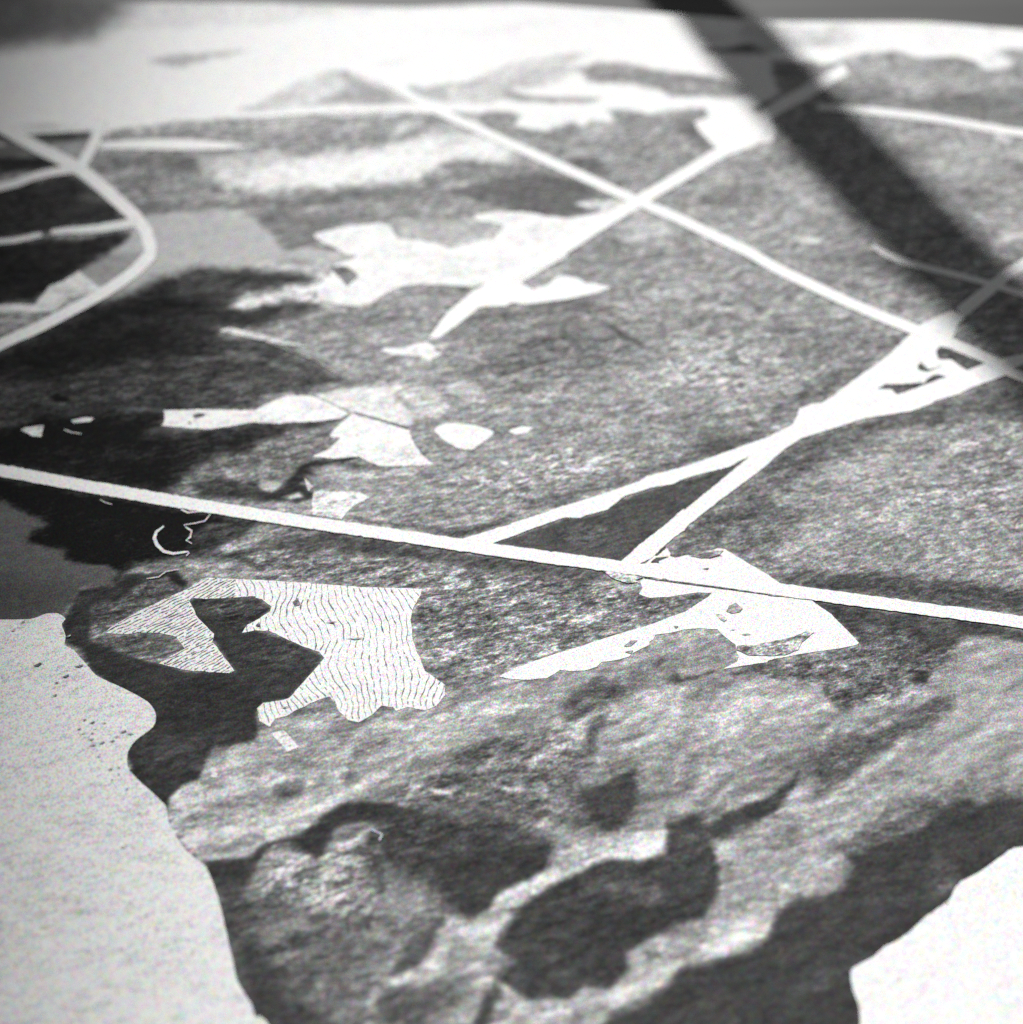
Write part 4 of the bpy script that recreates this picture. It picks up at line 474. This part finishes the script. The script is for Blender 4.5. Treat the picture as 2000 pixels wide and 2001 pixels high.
[-5769,17240,-5736,17272,-5701,17302,-5665,17324,-5629,17340,-5592,17356,-5556,17378,-5521,17408,-5487,17442,-5453,17474,-5417,17499,-5381,17518,-5344,17534,-5307,17556,-5272,17586,-5238,17621,-5204,17656,-5168,17684,-5131,17705,-5094,17723,-5057,17745,-5022,17774,-4987,17810,-4953,17847,-4917,17879,-4880,17903],
[-4752,17991,-4717,18030,-4682,18068,-4646,18099,-4609,18123,-4571,18143,-4534,18168,-4498,18201,-4463,18241,-4427,18281,-4391,18316,-4354,18343,-4316,18365,-4278,18390],
[-5635,17260,-5618,17275,-5601,17292,-5584,17309,-5567,17325,-5550,17340,-5532,17353,-5514,17364],
[-5478,17382,-5441,17398,-5405,17419,-5370,17448,-5336,17483,-5301,17517,-5266,17545,-5229,17565,-5192,17582,-5156,17603,-5120,17632,-5086,17667,-5051,17704,-5016,17734,-4979,17757,-4942,17776,-4905,17797,-4869,17826],
[-4672,17991,-4635,18016,-4599,18048,-4564,18087,-4529,18126,-4493,18160,-4455,18186],
[-4418,18208,-4380,18232,-4344,18264,-4308,18304,-4273,18346,-4237,18383],
[-5519,17275,-5501,17286,-5484,17298,-5466,17313],
[-5432,17346,-5398,17380,-5363,17408,-5327,17429,-5290,17446,-5253,17465,-5218,17492,-5184,17526,-5149,17561,-5114,17593,-5078,17616,-5041,17635,-5004,17654,-4968,17681,-4933,17715,-4899,17753,-4864,17787,-4828,17814],
[-4611,17991,-4575,18022,-4538,18045,-4500,18066,-4463,18092,-4427,18126,-4392,18166],
[-4357,18206,-4339,18224,-4321,18240,-4302,18254,-4283,18266,-4264,18277,-4246,18289,-4227,18301],
[-5420,17272,-5385,17299,-5351,17333,-5317,17367,-5282,17396,-5246,17417,-5209,17434,-5172,17454,-5137,17480,-5102,17514,-5068,17550,-5033,17582,-4997,17607,-4960,17626,-4923,17645,-4887,17672,-4852,17706,-4818,17744],
[-4512,18002,-4475,18029,-4438,18051,-4401,18074,-4364,18103,-4328,18141,-4293,18183,-4257,18221,-4221,18251],
[-5322,17273,-5288,17307,-5254,17341,-5219,17369,-5182,17390,-5146,17407,-5109,17427,-5074,17455,-5039,17490,-5005,17526,-4970,17557,-4934,17581,-4897,17600,-4860,17620,-4824,17648,-4789,17683],
[-4431,17994,-4393,18018,-4356,18039,-4319,18066,-4283,18101,-4248,18142,-4212,18183],
[-5242,17263,-5208,17298,-5173,17330,-5138,17355,-5101,17373,-5064,17391,-5028,17415,-4993,17447,-4959,17483,-4924,17518,-4889,17546,-4852,17567,-4815,17586,-4779,17609,-4743,17641],
[-4330,17997,-4312,18008,-4293,18019,-4274,18031,-4256,18046,-4238,18062,-4220,18081,-4202,18101],
[-5161,17248,-5126,17280,-5092,17315,-5058,17348,-5022,17374,-4985,17393,-4948,17411,-4912,17435,-4877,17467,-4843,17504,-4808,17540,-4773,17568,-4736,17590],
[-4251,18003,-4232,18016,-4213,18028,-4195,18039],
[-5064,17259,-5030,17293,-4994,17322,-4958,17343,-4921,17361,-4885,17383,-4850,17411,-4815,17447,-4781,17484,-4746,17516,-4709,17540],
[-5035,17198,-5001,17232,-4967,17268,-4932,17298,-4896,17322,-4859,17340,-4822,17360,-4787,17387,-4752,17422,-4718,17460,-4683,17493],
[-4974,17183,-4937,17203,-4902,17232,-4868,17267,-4834,17303,-4799,17334,-4763,17358,-4726,17377,-4689,17398,-4654,17426,-4619,17461],
[-4928,17140,-4892,17163,-4858,17195,-4823,17231,-4789,17266,-4754,17294,-4717,17316,-4681,17335,-4644,17358,-4609,17389],
[-4904,17109,-4868,17130,-4831,17148,-4795,17170,-4760,17200,-4726,17236,-4692,17272,-4656,17303,-4620,17326,-4583,17346,-4547,17368],
[-4876,17054,-4842,17088,-4807,17114,-4770,17133,-4734,17152,-4698,17176,-4663,17208,-4629,17245,-4594,17281,-4559,17311,-4522,17333],
[-4830,17006,-4796,17040,-4762,17076,-4727,17109,-4692,17134,-4655,17153,-4619,17173,-4583,17199,-4548,17233,-4514,17271,-4480,17306],
[-4804,16963,-4768,16985,-4733,17013,-4699,17048,-4665,17085,-4630,17116,-4595,17140,-4558,17159,-4522,17180,-4486,17209,-4452,17244],
[-5127,16657,-5094,16691,-5060,16720,-5024,16742,-4988,16760,-4952,16778,-4917,16803,-4883,16835,-4849,16870,-4815,16903,-4780,16928,-4744,16947],
[-4654,17005,-4620,17041,-4586,17077,-4551,17109,-4515,17134,-4479,17154,-4442,17175],
[-5065,16630,-5030,16655,-4997,16687,-4963,16721,-4929,16752,-4894,16776,-4858,16794,-4821,16812],
[-4769,16852,-4735,16886,-4701,16922,-4666,16953,-4631,16976,-4594,16995,-4558,17016,-4523,17044,-4488,17079,-4454,17116,-4419,17150],
[-5024,16613,-4988,16630,-4952,16648,-4917,16673,-4883,16705,-4850,16740,-4815,16771,-4780,16796,-4744,16815,-4708,16834,-4672,16858,-4638,16890],
[-4587,16944,-4570,16961,-4552,16976,-4535,16989],
[-4499,17010,-4480,17020,-4462,17030,-4444,17041,-4426,17054,-4409,17069],
[-4946,16607,-4912,16636,-4876,16658,-4840,16675,-4804,16695,-4769,16721,-4735,16754],
[-4685,16806,-4650,16835,-4614,16856,-4578,16875,-4542,16897,-4507,16927,-4473,16963,-4438,16999,-4404,17031],
[-4883,16572,-4849,16601,-4815,16636,-4781,16670,-4746,16697,-4711,16717,-4675,16735,-4639,16757,-4604,16787,-4570,16822,-4536,16858,-4502,16888,-4466,16912],
[-4429,16931,-4411,16941,-4393,16953,-4376,16967,-4358,16982],
[-4822,16549,-4788,16583,-4754,16617,-4720,16646,-4684,16668,-4648,16686,-4612,16707],
[-4560,16751,-4527,16788,-4493,16822,-4457,16851,-4421,16872,-4385,16892,-4349,16915],
[-4761,16531,-4728,16565,-4693,16595,-4658,16618,-4622,16636,-4586,16656,-4551,16683,-4517,16717,-4483,16753,-4449,16786,-4413,16812,-4377,16832,-4341,16853,-4306,16879],
[-4682,16519,-4649,16554,-4615,16588,-4580,16615,-4544,16635,-4508,16654,-4473,16677,-4438,16708,-4404,16744,-4370,16780,-4335,16810,-4300,16833],
[-4604,16511,-4587,16528,-4571,16546,-4554,16564],
[-4520,16596,-4484,16621,-4448,16640,-4412,16660,-4377,16686,-4343,16719,-4309,16756,-4275,16791,-4240,16819],
[-4527,16507,-4493,16543,-4459,16575,-4424,16599,-4388,16619,-4352,16639,-4316,16665,-4282,16699,-4248,16737,-4214,16772],
[-4467,16492,-4450,16509,-4433,16524,-4415,16538,-4398,16549],
[-4344,16579,-4308,16601,-4273,16631,-4239,16667,-4205,16704],
[-4389,16489,-4354,16514,-4318,16534,-4283,16554,-4247,16580,-4213,16613,-4179,16651],
[-4311,16477,-4275,16496,-4239,16517,-4204,16545,-4170,16580,-4136,16617],
[-4214,16471,-4196,16482,-4179,16495,-4161,16510,-4144,16527,-4127,16545,-4110,16564,-4093,16583],
[-4156,16471,-4139,16483,-4121,16493,-4103,16503,-4085,16513,-4067,16525],
[-4079,16469,-4062,16486,-4045,16502],
]

# ------------------------------------------------------------------ helpers
def N(nt, kind, x=0, y=0, **kw):
    n = nt.nodes.new(kind)
    n.location = (x, y)
    for k, v in kw.items():
        setattr(n, k, v)
    return n

def new_mat(name):
    m = bpy.data.materials.new(name)
    m.use_nodes = True
    nt = m.node_tree
    return m, nt, nt.nodes['Principled BSDF']

def math_node(nt, op, a, b=None, clamp=False):
    n = N(nt, 'ShaderNodeMath', operation=op)
    n.use_clamp = clamp
    for i, v in enumerate((a, b)):
        if v is None:
            continue
        if isinstance(v, (int, float)):
            n.inputs[i].default_value = v
        else:
            nt.links.new(v, n.inputs[i])
    return n.outputs[0]

# ink on paper: mean tone and mottling strength are stored on the mesh, mottle and grain are noise
def ink_material():
    m, nt, bsdf = new_mat('printed_ink')
    L = nt.links.new
    tone = N(nt, 'ShaderNodeAttribute', attribute_name='tone').outputs['Fac']
    amp = N(nt, 'ShaderNodeAttribute', attribute_name='mottle').outputs['Fac']
    co = N(nt, 'ShaderNodeTexCoord').outputs['Object']

    def noise(scale, rot, stretch, detail, rough, dist=0.0, off=0.0):
        mp = N(nt, 'ShaderNodeMapping', vector_type='TEXTURE')
        mp.inputs['Rotation'].default_value = (0, 0, rot)
        mp.inputs['Scale'].default_value = (stretch, 1, 1)
        mp.inputs['Location'].default_value = (off, off * 0.7, 0)
        L(co, mp.inputs[0])
        n = N(nt, 'ShaderNodeTexNoise')
        n.inputs['Scale'].default_value = scale
        n.inputs['Detail'].default_value = detail
        n.inputs['Roughness'].default_value = rough
        n.inputs['Distortion'].default_value = dist
        L(mp.outputs[0], n.inputs['Vector'])
        return n

    streak = noise(1150, math.radians(18), 2.3, 3, 0.55, 0.5).outputs['Fac']
    clump = noise(170, math.radians(14), 2.6, 3, 0.6, 0.8, 3.1).outputs['Fac']
    fine = noise(2300, math.radians(25), 1.8, 2, 0.6, 0.2, 5.0).outputs['Fac']
    s = math_node(nt, 'ADD', math_node(nt, 'MULTIPLY', math_node(nt, 'SUBTRACT', streak, 0.5), 9.6),
                  math_node(nt, 'MULTIPLY', math_node(nt, 'SUBTRACT', clump, 0.5), 4.5))
    s = math_node(nt, 'ADD', s, math_node(nt, 'MULTIPLY', math_node(nt, 'SUBTRACT', fine, 0.5), 5.5))
    ex = math_node(nt, 'POWER', 2.0, math_node(nt, 'MULTIPLY', s, amp))
    val = math_node(nt, 'MULTIPLY', tone, ex)
    val = math_node(nt, 'MINIMUM', val, 0.85)
    val = math_node(nt, 'MAXIMUM', val, 0.012)
    # colour grain of the print
    rt = N(nt, 'ShaderNodeMapping')
    rt.inputs['Rotation'].default_value = (0, 0, 0.5)
    rt.inputs['Scale'].default_value = (7200, 5600, 1)
    L(co, rt.inputs[0])
    fl = N(nt, 'ShaderNodeVectorMath', operation='FLOOR')
    L(rt.outputs[0], fl.inputs[0])
    wn = N(nt, 'ShaderNodeTexWhiteNoise', noise_dimensions='2D')
    L(fl.outputs[0], wn.inputs['Vector'])
    g = wn.outputs['Color']
    sub = N(nt, 'ShaderNodeVectorMath', operation='SUBTRACT')
    L(g, sub.inputs[0]); sub.inputs[1].default_value = (0.5, 0.5, 0.5)
    sc = N(nt, 'ShaderNodeVectorMath', operation='SCALE')
    L(sub.outputs[0], sc.inputs[0]); sc.inputs['Scale'].default_value = 1.0
    one = N(nt, 'ShaderNodeVectorMath', operation='ADD')
    L(sc.outputs[0], one.inputs[0]); one.inputs[1].default_value = (1, 1, 1)
    g2 = noise(5000, 1.0, 1.0, 2, 0.8, 0, 7.0).outputs['Fac']
    gm = math_node(nt, 'ADD', math_node(nt, 'MULTIPLY', math_node(nt, 'SUBTRACT', g2, 0.5), 1.8), 1.0)
    lum = math_node(nt, 'MULTIPLY', val, gm)
    fin = N(nt, 'ShaderNodeVectorMath', operation='SCALE')
    L(one.outputs[0], fin.inputs[0]); L(lum, fin.inputs['Scale'])
    mn = N(nt, 'ShaderNodeVectorMath', operation='MINIMUM')
    L(fin.outputs[0], mn.inputs[0]); mn.inputs[1].default_value = (0.87, 0.87, 0.86)
    L(mn.outputs[0], bsdf.inputs['Base Color'])
    bsdf.inputs['Roughness'].default_value = 0.55
    bsdf.inputs['Specular IOR Level'].default_value = 0.0
    # paper tooth
    tooth = noise(1500, math.radians(20), 2.5, 3, 0.6, 0.3, 9.0).outputs['Fac']
    bump = N(nt, 'ShaderNodeBump')
    bump.inputs['Strength'].default_value = 0.5
    bump.inputs['Distance'].default_value = 0.00006
    L(tooth, bump.inputs['Height'])
    L(bump.outputs[0], bsdf.inputs['Normal'])
    return m

INK = ink_material()

def table_material():
    m, nt, bsdf = new_mat('table_top')
    L = nt.links.new
    co = N(nt, 'ShaderNodeTexCoord').outputs['Object']
    mp = N(nt, 'ShaderNodeMapping')
    mp.inputs['Scale'].default_value = (6, 60, 1)
    L(co, mp.inputs[0])
    n = N(nt, 'ShaderNodeTexNoise')
    n.inputs['Scale'].default_value = 1.5
    n.inputs['Detail'].default_value = 5
    L(mp.outputs[0], n.inputs['Vector'])
    r = N(nt, 'ShaderNodeValToRGB')
    r.color_ramp.elements[0].position = 0.3
    r.color_ramp.elements[0].color = (0.02, 0.02, 0.02, 1)
    r.color_ramp.elements[1].position = 0.7
    r.color_ramp.elements[1].color = (0.065, 0.065, 0.063, 1)
    L(n.outputs['Fac'], r.inputs[0])
    L(r.outputs[0], bsdf.inputs['Base Color'])
    bsdf.inputs['Roughness'].default_value = 0.6
    return m

# the sheet lies flat and lifts in a shallow wave along its far edge
YE = 0.369
EX = [-.16, -.12, -.06, -.025, 0, .03, .06, .097, .12, .16]
EZ = [7.2, 7.4, 6.9, 5.7, 7, 4.8, 2.3, 2.3, .3, 0]
_xs = np.linspace(-.17, .17, 341)
_zs = np.convolve(np.pad(np.interp(_xs, EX, EZ), 12, mode='edge'), np.hanning(25) / np.hanning(25).sum(), 'valid') * .001
SHEET_Z = 0.0004
def sheet_z(x, y):
    s = np.clip((np.asarray(y) - (YE - .09)) / .09, 0, 1.3)
    return SHEET_Z + np.interp(x, _xs, _zs) * s ** 2

def P(flat):
    a = np.array(flat, float).reshape(-1, 2) * 1e-5
    return a

rng = np.random.default_rng(11)

def value_noise(x, y, cell, seed):
    r = np.random.default_rng(seed)
    tab = r.uniform(-1, 1, (256, 256))
    gx, gy = x / cell + 1000, y / cell + 1000
    ix, iy = np.floor(gx).astype(int), np.floor(gy).astype(int)
    fx, fy = gx - ix, gy - iy
    fx, fy = fx * fx * (3 - 2 * fx), fy * fy * (3 - 2 * fy)
    t = lambda a, b: tab[a & 255, b & 255]
    return (t(ix, iy) * (1 - fx) + t(ix + 1, iy) * fx) * (1 - fy) + (t(ix, iy + 1) * (1 - fx) + t(ix + 1, iy + 1) * fx) * fy

def signed_distance(px, py, poly):
    d = np.full(px.shape, 1e9)
    inside = np.zeros(px.shape, bool)
    n = len(poly)
    for i in range(n):
        ax, ay = poly[i]
        bx, by = poly[(i + 1) % n]
        ex, ey = bx - ax, by - ay
        wx, wy = px - ax, py - ay
        t = np.clip((wx * ex + wy * ey) / (ex * ex + ey * ey + 1e-18), 0, 1)
        d = np.minimum(d, (wx - ex * t) ** 2 + (wy - ey * t) ** 2)
        if ay != by:
            c = ((ay > py) != (by > py)) & (px < (bx - ax) * (py - ay) / (by - ay) + ax)
            inside ^= c
    d = np.sqrt(d)
    return np.where(inside, -d, d)

def mesh_from_arrays(name, verts, faces, tone=None, mottle=None, smooth=True):
    me = bpy.data.meshes.new(name)
    verts = np.asarray(verts, np.float32)
    me.vertices.add(len(verts))
    me.vertices.foreach_set('co', verts.ravel())
    k = faces.shape[1]
    me.loops.add(faces.size)
    me.loops.foreach_set('vertex_index', faces.ravel().astype(np.int32))
    me.polygons.add(len(faces))
    me.polygons.foreach_set('loop_start', np.arange(0, faces.size, k, dtype=np.int32))
    me.polygons.foreach_set('use_smooth', np.full(len(faces), smooth))
    for nm, v in (('tone', tone), ('mottle', mottle)):
        if v is not None:
            at = me.attributes.new(nm, 'FLOAT', 'POINT')
            at.data.foreach_set('value', np.broadcast_to(np.asarray(v, np.float32), (len(verts),)).copy())
    me.update(calc_edges=True)
    me.validate()
    return me

def link(name, me, mat, parent=None):
    o = bpy.data.objects.new(name, me)
    COL.objects.link(o)
    if mat:
        me.materials.append(mat)
    if parent:
        o.parent = parent
    return o

# ------------------------------------------------------------------ table
v = np.array([(-1.2, -0.5, 0), (1.2, -0.5, 0), (1.2, 1.0, 0), (-1.2, 1.0, 0),
              (-1.2, -0.5, -.03), (1.2, -0.5, -.03), (1.2, 1.0, -.03), (-1.2, 1.0, -.03)])
f = np.array([(0, 1, 2, 3), (7, 6, 5, 4), (0, 4, 5, 1), (1, 5, 6, 2), (2, 6, 7, 3), (3, 7, 4, 0)])
table = link('table_top', mesh_from_arrays('table_top', v, f, smooth=False), table_material())
table['kind'] = 'structure'

# ------------------------------------------------------------------ the photographic print: sheet with its ink
X0, X1, Y0 = -0.152, 0.152, 0.055
NX = 1000
ys = [Y0]
while ys[-1] < YE:
    ys.append(ys[-1] + 0.00019 * max(ys[-1] / .1, 1) ** .85)
ys[-1] = YE
gx, gy = np.meshgrid(np.linspace(X0, X1, NX), np.array(ys))
NY = len(ys)
px, py = gx.ravel(), gy.ravel()
wx = (value_noise(px, py, .0042, 1) + .6 * value_noise(px, py, .0017, 2) + .35 * value_noise(px, py, .0007, 3)) * .9
wy = (value_noise(px, py, .0042, 4) + .6 * value_noise(px, py, .0017, 5) + .35 * value_noise(px, py, .0007, 6)) * .9
tone = np.full(px.shape, .85)
mott = np.full(px.shape, .06)
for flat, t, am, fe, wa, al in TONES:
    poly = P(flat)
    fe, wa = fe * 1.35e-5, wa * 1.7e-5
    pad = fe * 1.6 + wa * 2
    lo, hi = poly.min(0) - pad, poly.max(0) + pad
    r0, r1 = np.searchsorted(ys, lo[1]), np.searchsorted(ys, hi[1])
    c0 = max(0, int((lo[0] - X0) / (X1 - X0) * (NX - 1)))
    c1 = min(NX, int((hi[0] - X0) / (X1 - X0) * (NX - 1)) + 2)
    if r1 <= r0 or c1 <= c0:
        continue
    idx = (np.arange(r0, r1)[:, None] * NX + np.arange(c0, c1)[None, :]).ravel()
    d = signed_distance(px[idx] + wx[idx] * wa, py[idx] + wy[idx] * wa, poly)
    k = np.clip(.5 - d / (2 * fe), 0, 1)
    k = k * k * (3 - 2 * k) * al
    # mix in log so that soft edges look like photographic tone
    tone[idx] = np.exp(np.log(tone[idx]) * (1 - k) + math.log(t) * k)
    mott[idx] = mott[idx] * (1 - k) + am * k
# hill shading printed on the near slopes: folds running obliquely across the sheet
ca, sa = math.cos(.5), math.sin(.5)
def folds(x, y):
    x = x + .003 * value_noise(x, y, .011, 21)
    y = y + .003 * value_noise(x, y, .011, 22)
    u, w = (x * ca + y * sa) / 2.0, -x * sa + y * ca
    h = 0
    for k_, (cell, am_) in enumerate(((.0085, 1), (.004, .5), (.0019, .27), (.0009, .13))):
        h = h + am_ * (1 - 2 * np.abs(value_noise(u, w, cell, 30 + k_)))
    return h
near = py < .2
nx_, ny_ = px[near], py[near]
sh = folds(nx_ - .00035, ny_ + .0005) - folds(nx_ + .00035, ny_ - .0005)
sh = np.clip(sh / sh.std(), -2.2, 2.2)
fade = np.clip((.178 - ny_) / .02, 0, 1) * np.clip((mott[near] - .1) / .1, 0, 1) * (.35 + .65 * np.clip((tone[near] - .05) / .1, 0, 1))
tone[near] *= np.exp(.22 * sh * fade)
zz = sheet_z(px, py)
top = np.stack([px, py, zz], 1)
i0 = (np.arange(NY - 1)[:, None] * NX + np.arange(NX - 1)[None, :]).ravel()
quads = np.stack([i0, i0 + 1, i0 + 1 + NX, i0 + NX], 1)
# paper thickness: rim and underside
ring = np.concatenate([np.arange(NX), np.arange(1, NY) * NX + NX - 1, (NY - 1) * NX + np.arange(NX - 2, -1, -1), np.arange(NY - 2, 0, -1) * NX])
low = top[ring].copy(); low[:, 2] -= .00025
nb = len(top); m = len(ring); a = np.arange(m); b = (a + 1) % m
rim = np.stack([ring[b], ring[a], nb + a, nb + b], 1)
allv = np.concatenate([top, low])
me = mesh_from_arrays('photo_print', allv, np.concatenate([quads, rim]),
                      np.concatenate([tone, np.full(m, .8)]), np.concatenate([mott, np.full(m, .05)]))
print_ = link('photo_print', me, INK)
print_['label'] = 'black and white aerial photograph print lying on a grey table, far edge lifting'
print_['category'] = 'photograph'

# ------------------------------------------------------------------ crisp printed motifs on the sheet
LAYER = 0.000025
def rough_outline(pts, jag, smooth, step=.0006):
    n = len(pts)
    out = []
    for i in range(n):
        p0, p1, p2, p3 = pts[i - 1], pts[i], pts[(i + 1) % n], pts[(i + 2) % n]
        l = np.hypot(*(p2 - p1))
        mseg = max(1, min(60, int(l / step)))
        for k in range(mseg):
            t = k / mseg
            lin_ = p1 * (1 - t) + p2 * t
            if smooth:
                cr = .5 * (2 * p1 + (p2 - p0) * t + (2 * p0 - 5 * p1 + 4 * p2 - p3) * t * t + (3 * p1 - p0 - 3 * p2 + p3) * t ** 3)
                lin_ = lin_ * .25 + cr * .75
            out.append(lin_)
    out = np.array(out)
    return out + rng.normal(0, 1, out.shape) * jag * .45

def fill(name, outline, layer, t, tex):
    lo, hi = outline.min(0), outline.max(0)
    extra = np.zeros((0, 2))
    cells = .0035
    if hi[1] > YE - .095:
        gx_, gy_ = np.meshgrid(np.arange(lo[0], hi[0], cells), np.arange(max(lo[1], YE - .1), hi[1], cells))
        q = np.stack([gx_.ravel(), gy_.ravel()], 1)
        if len(q):
            d = signed_distance(q[:, 0], q[:, 1], outline)
            extra = q[d < -.0008]
    n = len(outline)
    vc = [Vector((float(a_[0] * 1000), float(a_[1] * 1000))) for a_ in np.concatenate([outline, extra])]
    res = delaunay_2d_cdt(vc, [], [list(range(n))], 1, 1e-5)
    vv = np.array([(q.x * .001, q.y * .001) for q in res[0]])
    ff = np.array([tri for tri in res[2] if len(tri) == 3])
    # face up
    e1, e2 = vv[ff[:, 1]] - vv[ff[:, 0]], vv[ff[:, 2]] - vv[ff[:, 0]]
    flip = e1[:, 0] * e2[:, 1] - e1[:, 1] * e2[:, 0] < 0
    ff[flip] = ff[flip][:, ::-1]
    z = sheet_z(vv[:, 0], vv[:, 1]) + layer * LAYER
    return mesh_from_arrays(name, np.stack([vv[:, 0], vv[:, 1], z], 1), ff, t, tex)

field_with_lines = None
WORDS = {'hatched_field': 'white field filled with thin wavy plough lines', 'sea': 'pale open water along the printed coast',
         'field': 'pale cleared patch of ground', 'road': 'white road strip', 'shore_line': 'thin white shore line on dark ground'}
serial = 0
for name, flat, layer, t, tex, jag, sm in OUTLINES:
    serial += 1
    nm = {'dark_mark': 'dark_mark'}.get(name, 'printed_' + name)
    o = link(nm, fill(nm, rough_outline(P(flat), jag * 1e-5, sm), layer + serial * .04, t, tex), INK, print_)
    if name == 'hatched_field':
        field_with_lines = o
    if name in WORDS:
        o['label'] = WORDS[name]
for name, lf, rt, layer, t, tex, jag in STRIPS:
    serial += 1
    a_, b_ = P(lf), P(rt)
    o = link('printed_' + name, fill(name, rough_outline(np.concatenate([a_, b_[::-1]]), jag * 1e-5, 0), layer + serial * .04, t, tex), INK, print_)
    if name in WORDS:
        o['label'] = WORDS[name]

# wavy plough lines of the hatched field: too many and too thin to pick apart
vs, fs = [], []
for flat in FURROWS:
    pts = P(flat)
    d = np.gradient(pts, axis=0)
    d /= np.linalg.norm(d, axis=1, keepdims=True) + 1e-12
    nrm = np.stack([-d[:, 1], d[:, 0]], 1)
    w = (.000062 + .000025 * rng.normal(size=len(pts)))[:, None]
    w = np.clip(w, .00003, .00014)
    pts = pts + rng.normal(0, .00002, pts.shape)
    base = len(vs)
    for l, r in zip(pts + nrm * w, pts - nrm * w):
        vs.append(l); vs.append(r)
    for i in range(len(pts) - 1):
        if rng.random() < .06:
            continue
        k = base + 2 * i
        fs.append((k, k + 1, k + 3, k + 2))
vs = np.array(vs)
me = mesh_from_arrays('furrow_lines', np.stack([vs[:, 0], vs[:, 1], sheet_z(vs[:, 0], vs[:, 1]) + 5 * LAYER], 1),
                      np.array(fs), .27, .7)
fl = link('furrow_lines', me, INK, field_with_lines)
fl['kind'] = 'stuff'

# ------------------------------------------------------------------ upright window bar beyond the print, out of view, whose shadow crosses the sheet
def bar_mesh(name, w, dpt, h):
    c = .002
    prof = [(-w / 2 + c, -dpt / 2), (w / 2 - c, -dpt / 2), (w / 2, -dpt / 2 + c), (w / 2, dpt / 2 - c),
            (w / 2 - c, dpt / 2), (-w / 2 + c, dpt / 2), (-w / 2, dpt / 2 - c), (-w / 2, -dpt / 2 + c)]
    vv = [(x, y, 0) for x, y in prof] + [(x, y, h) for x, y in prof]
    me = bpy.data.meshes.new(name)
    me.from_pydata(vv, [], [(i, (i + 1) % 8, 8 + (i + 1) % 8, 8 + i) for i in range(8)] + [tuple(range(7, -1, -1)), tuple(range(8, 16))])
    return me
m_, nt_, b_ = new_mat('bar_paint')
nz = N(nt_, 'ShaderNodeTexNoise'); nz.inputs['Scale'].default_value = 40
rp = N(nt_, 'ShaderNodeValToRGB')
rp.color_ramp.elements[0].color = (.05, .05, .05, 1); rp.color_ramp.elements[1].color = (.09, .09, .088, 1)
nt_.links.new(nz.outputs['Fac'], rp.inputs[0]); nt_.links.new(rp.outputs[0], b_.inputs['Base Color'])
BAR_Y = 0.62
bar = link('window_bar', bar_mesh('window_bar', .0184, .012, .75), m_)
bar.location = (-.0412, BAR_Y, 0)
bar.rotation_euler = (0, 0, math.atan2(.395, .919))
bar['label'] = 'upright dark window glazing bar standing beyond the print'
bar['category'] = 'window bar'
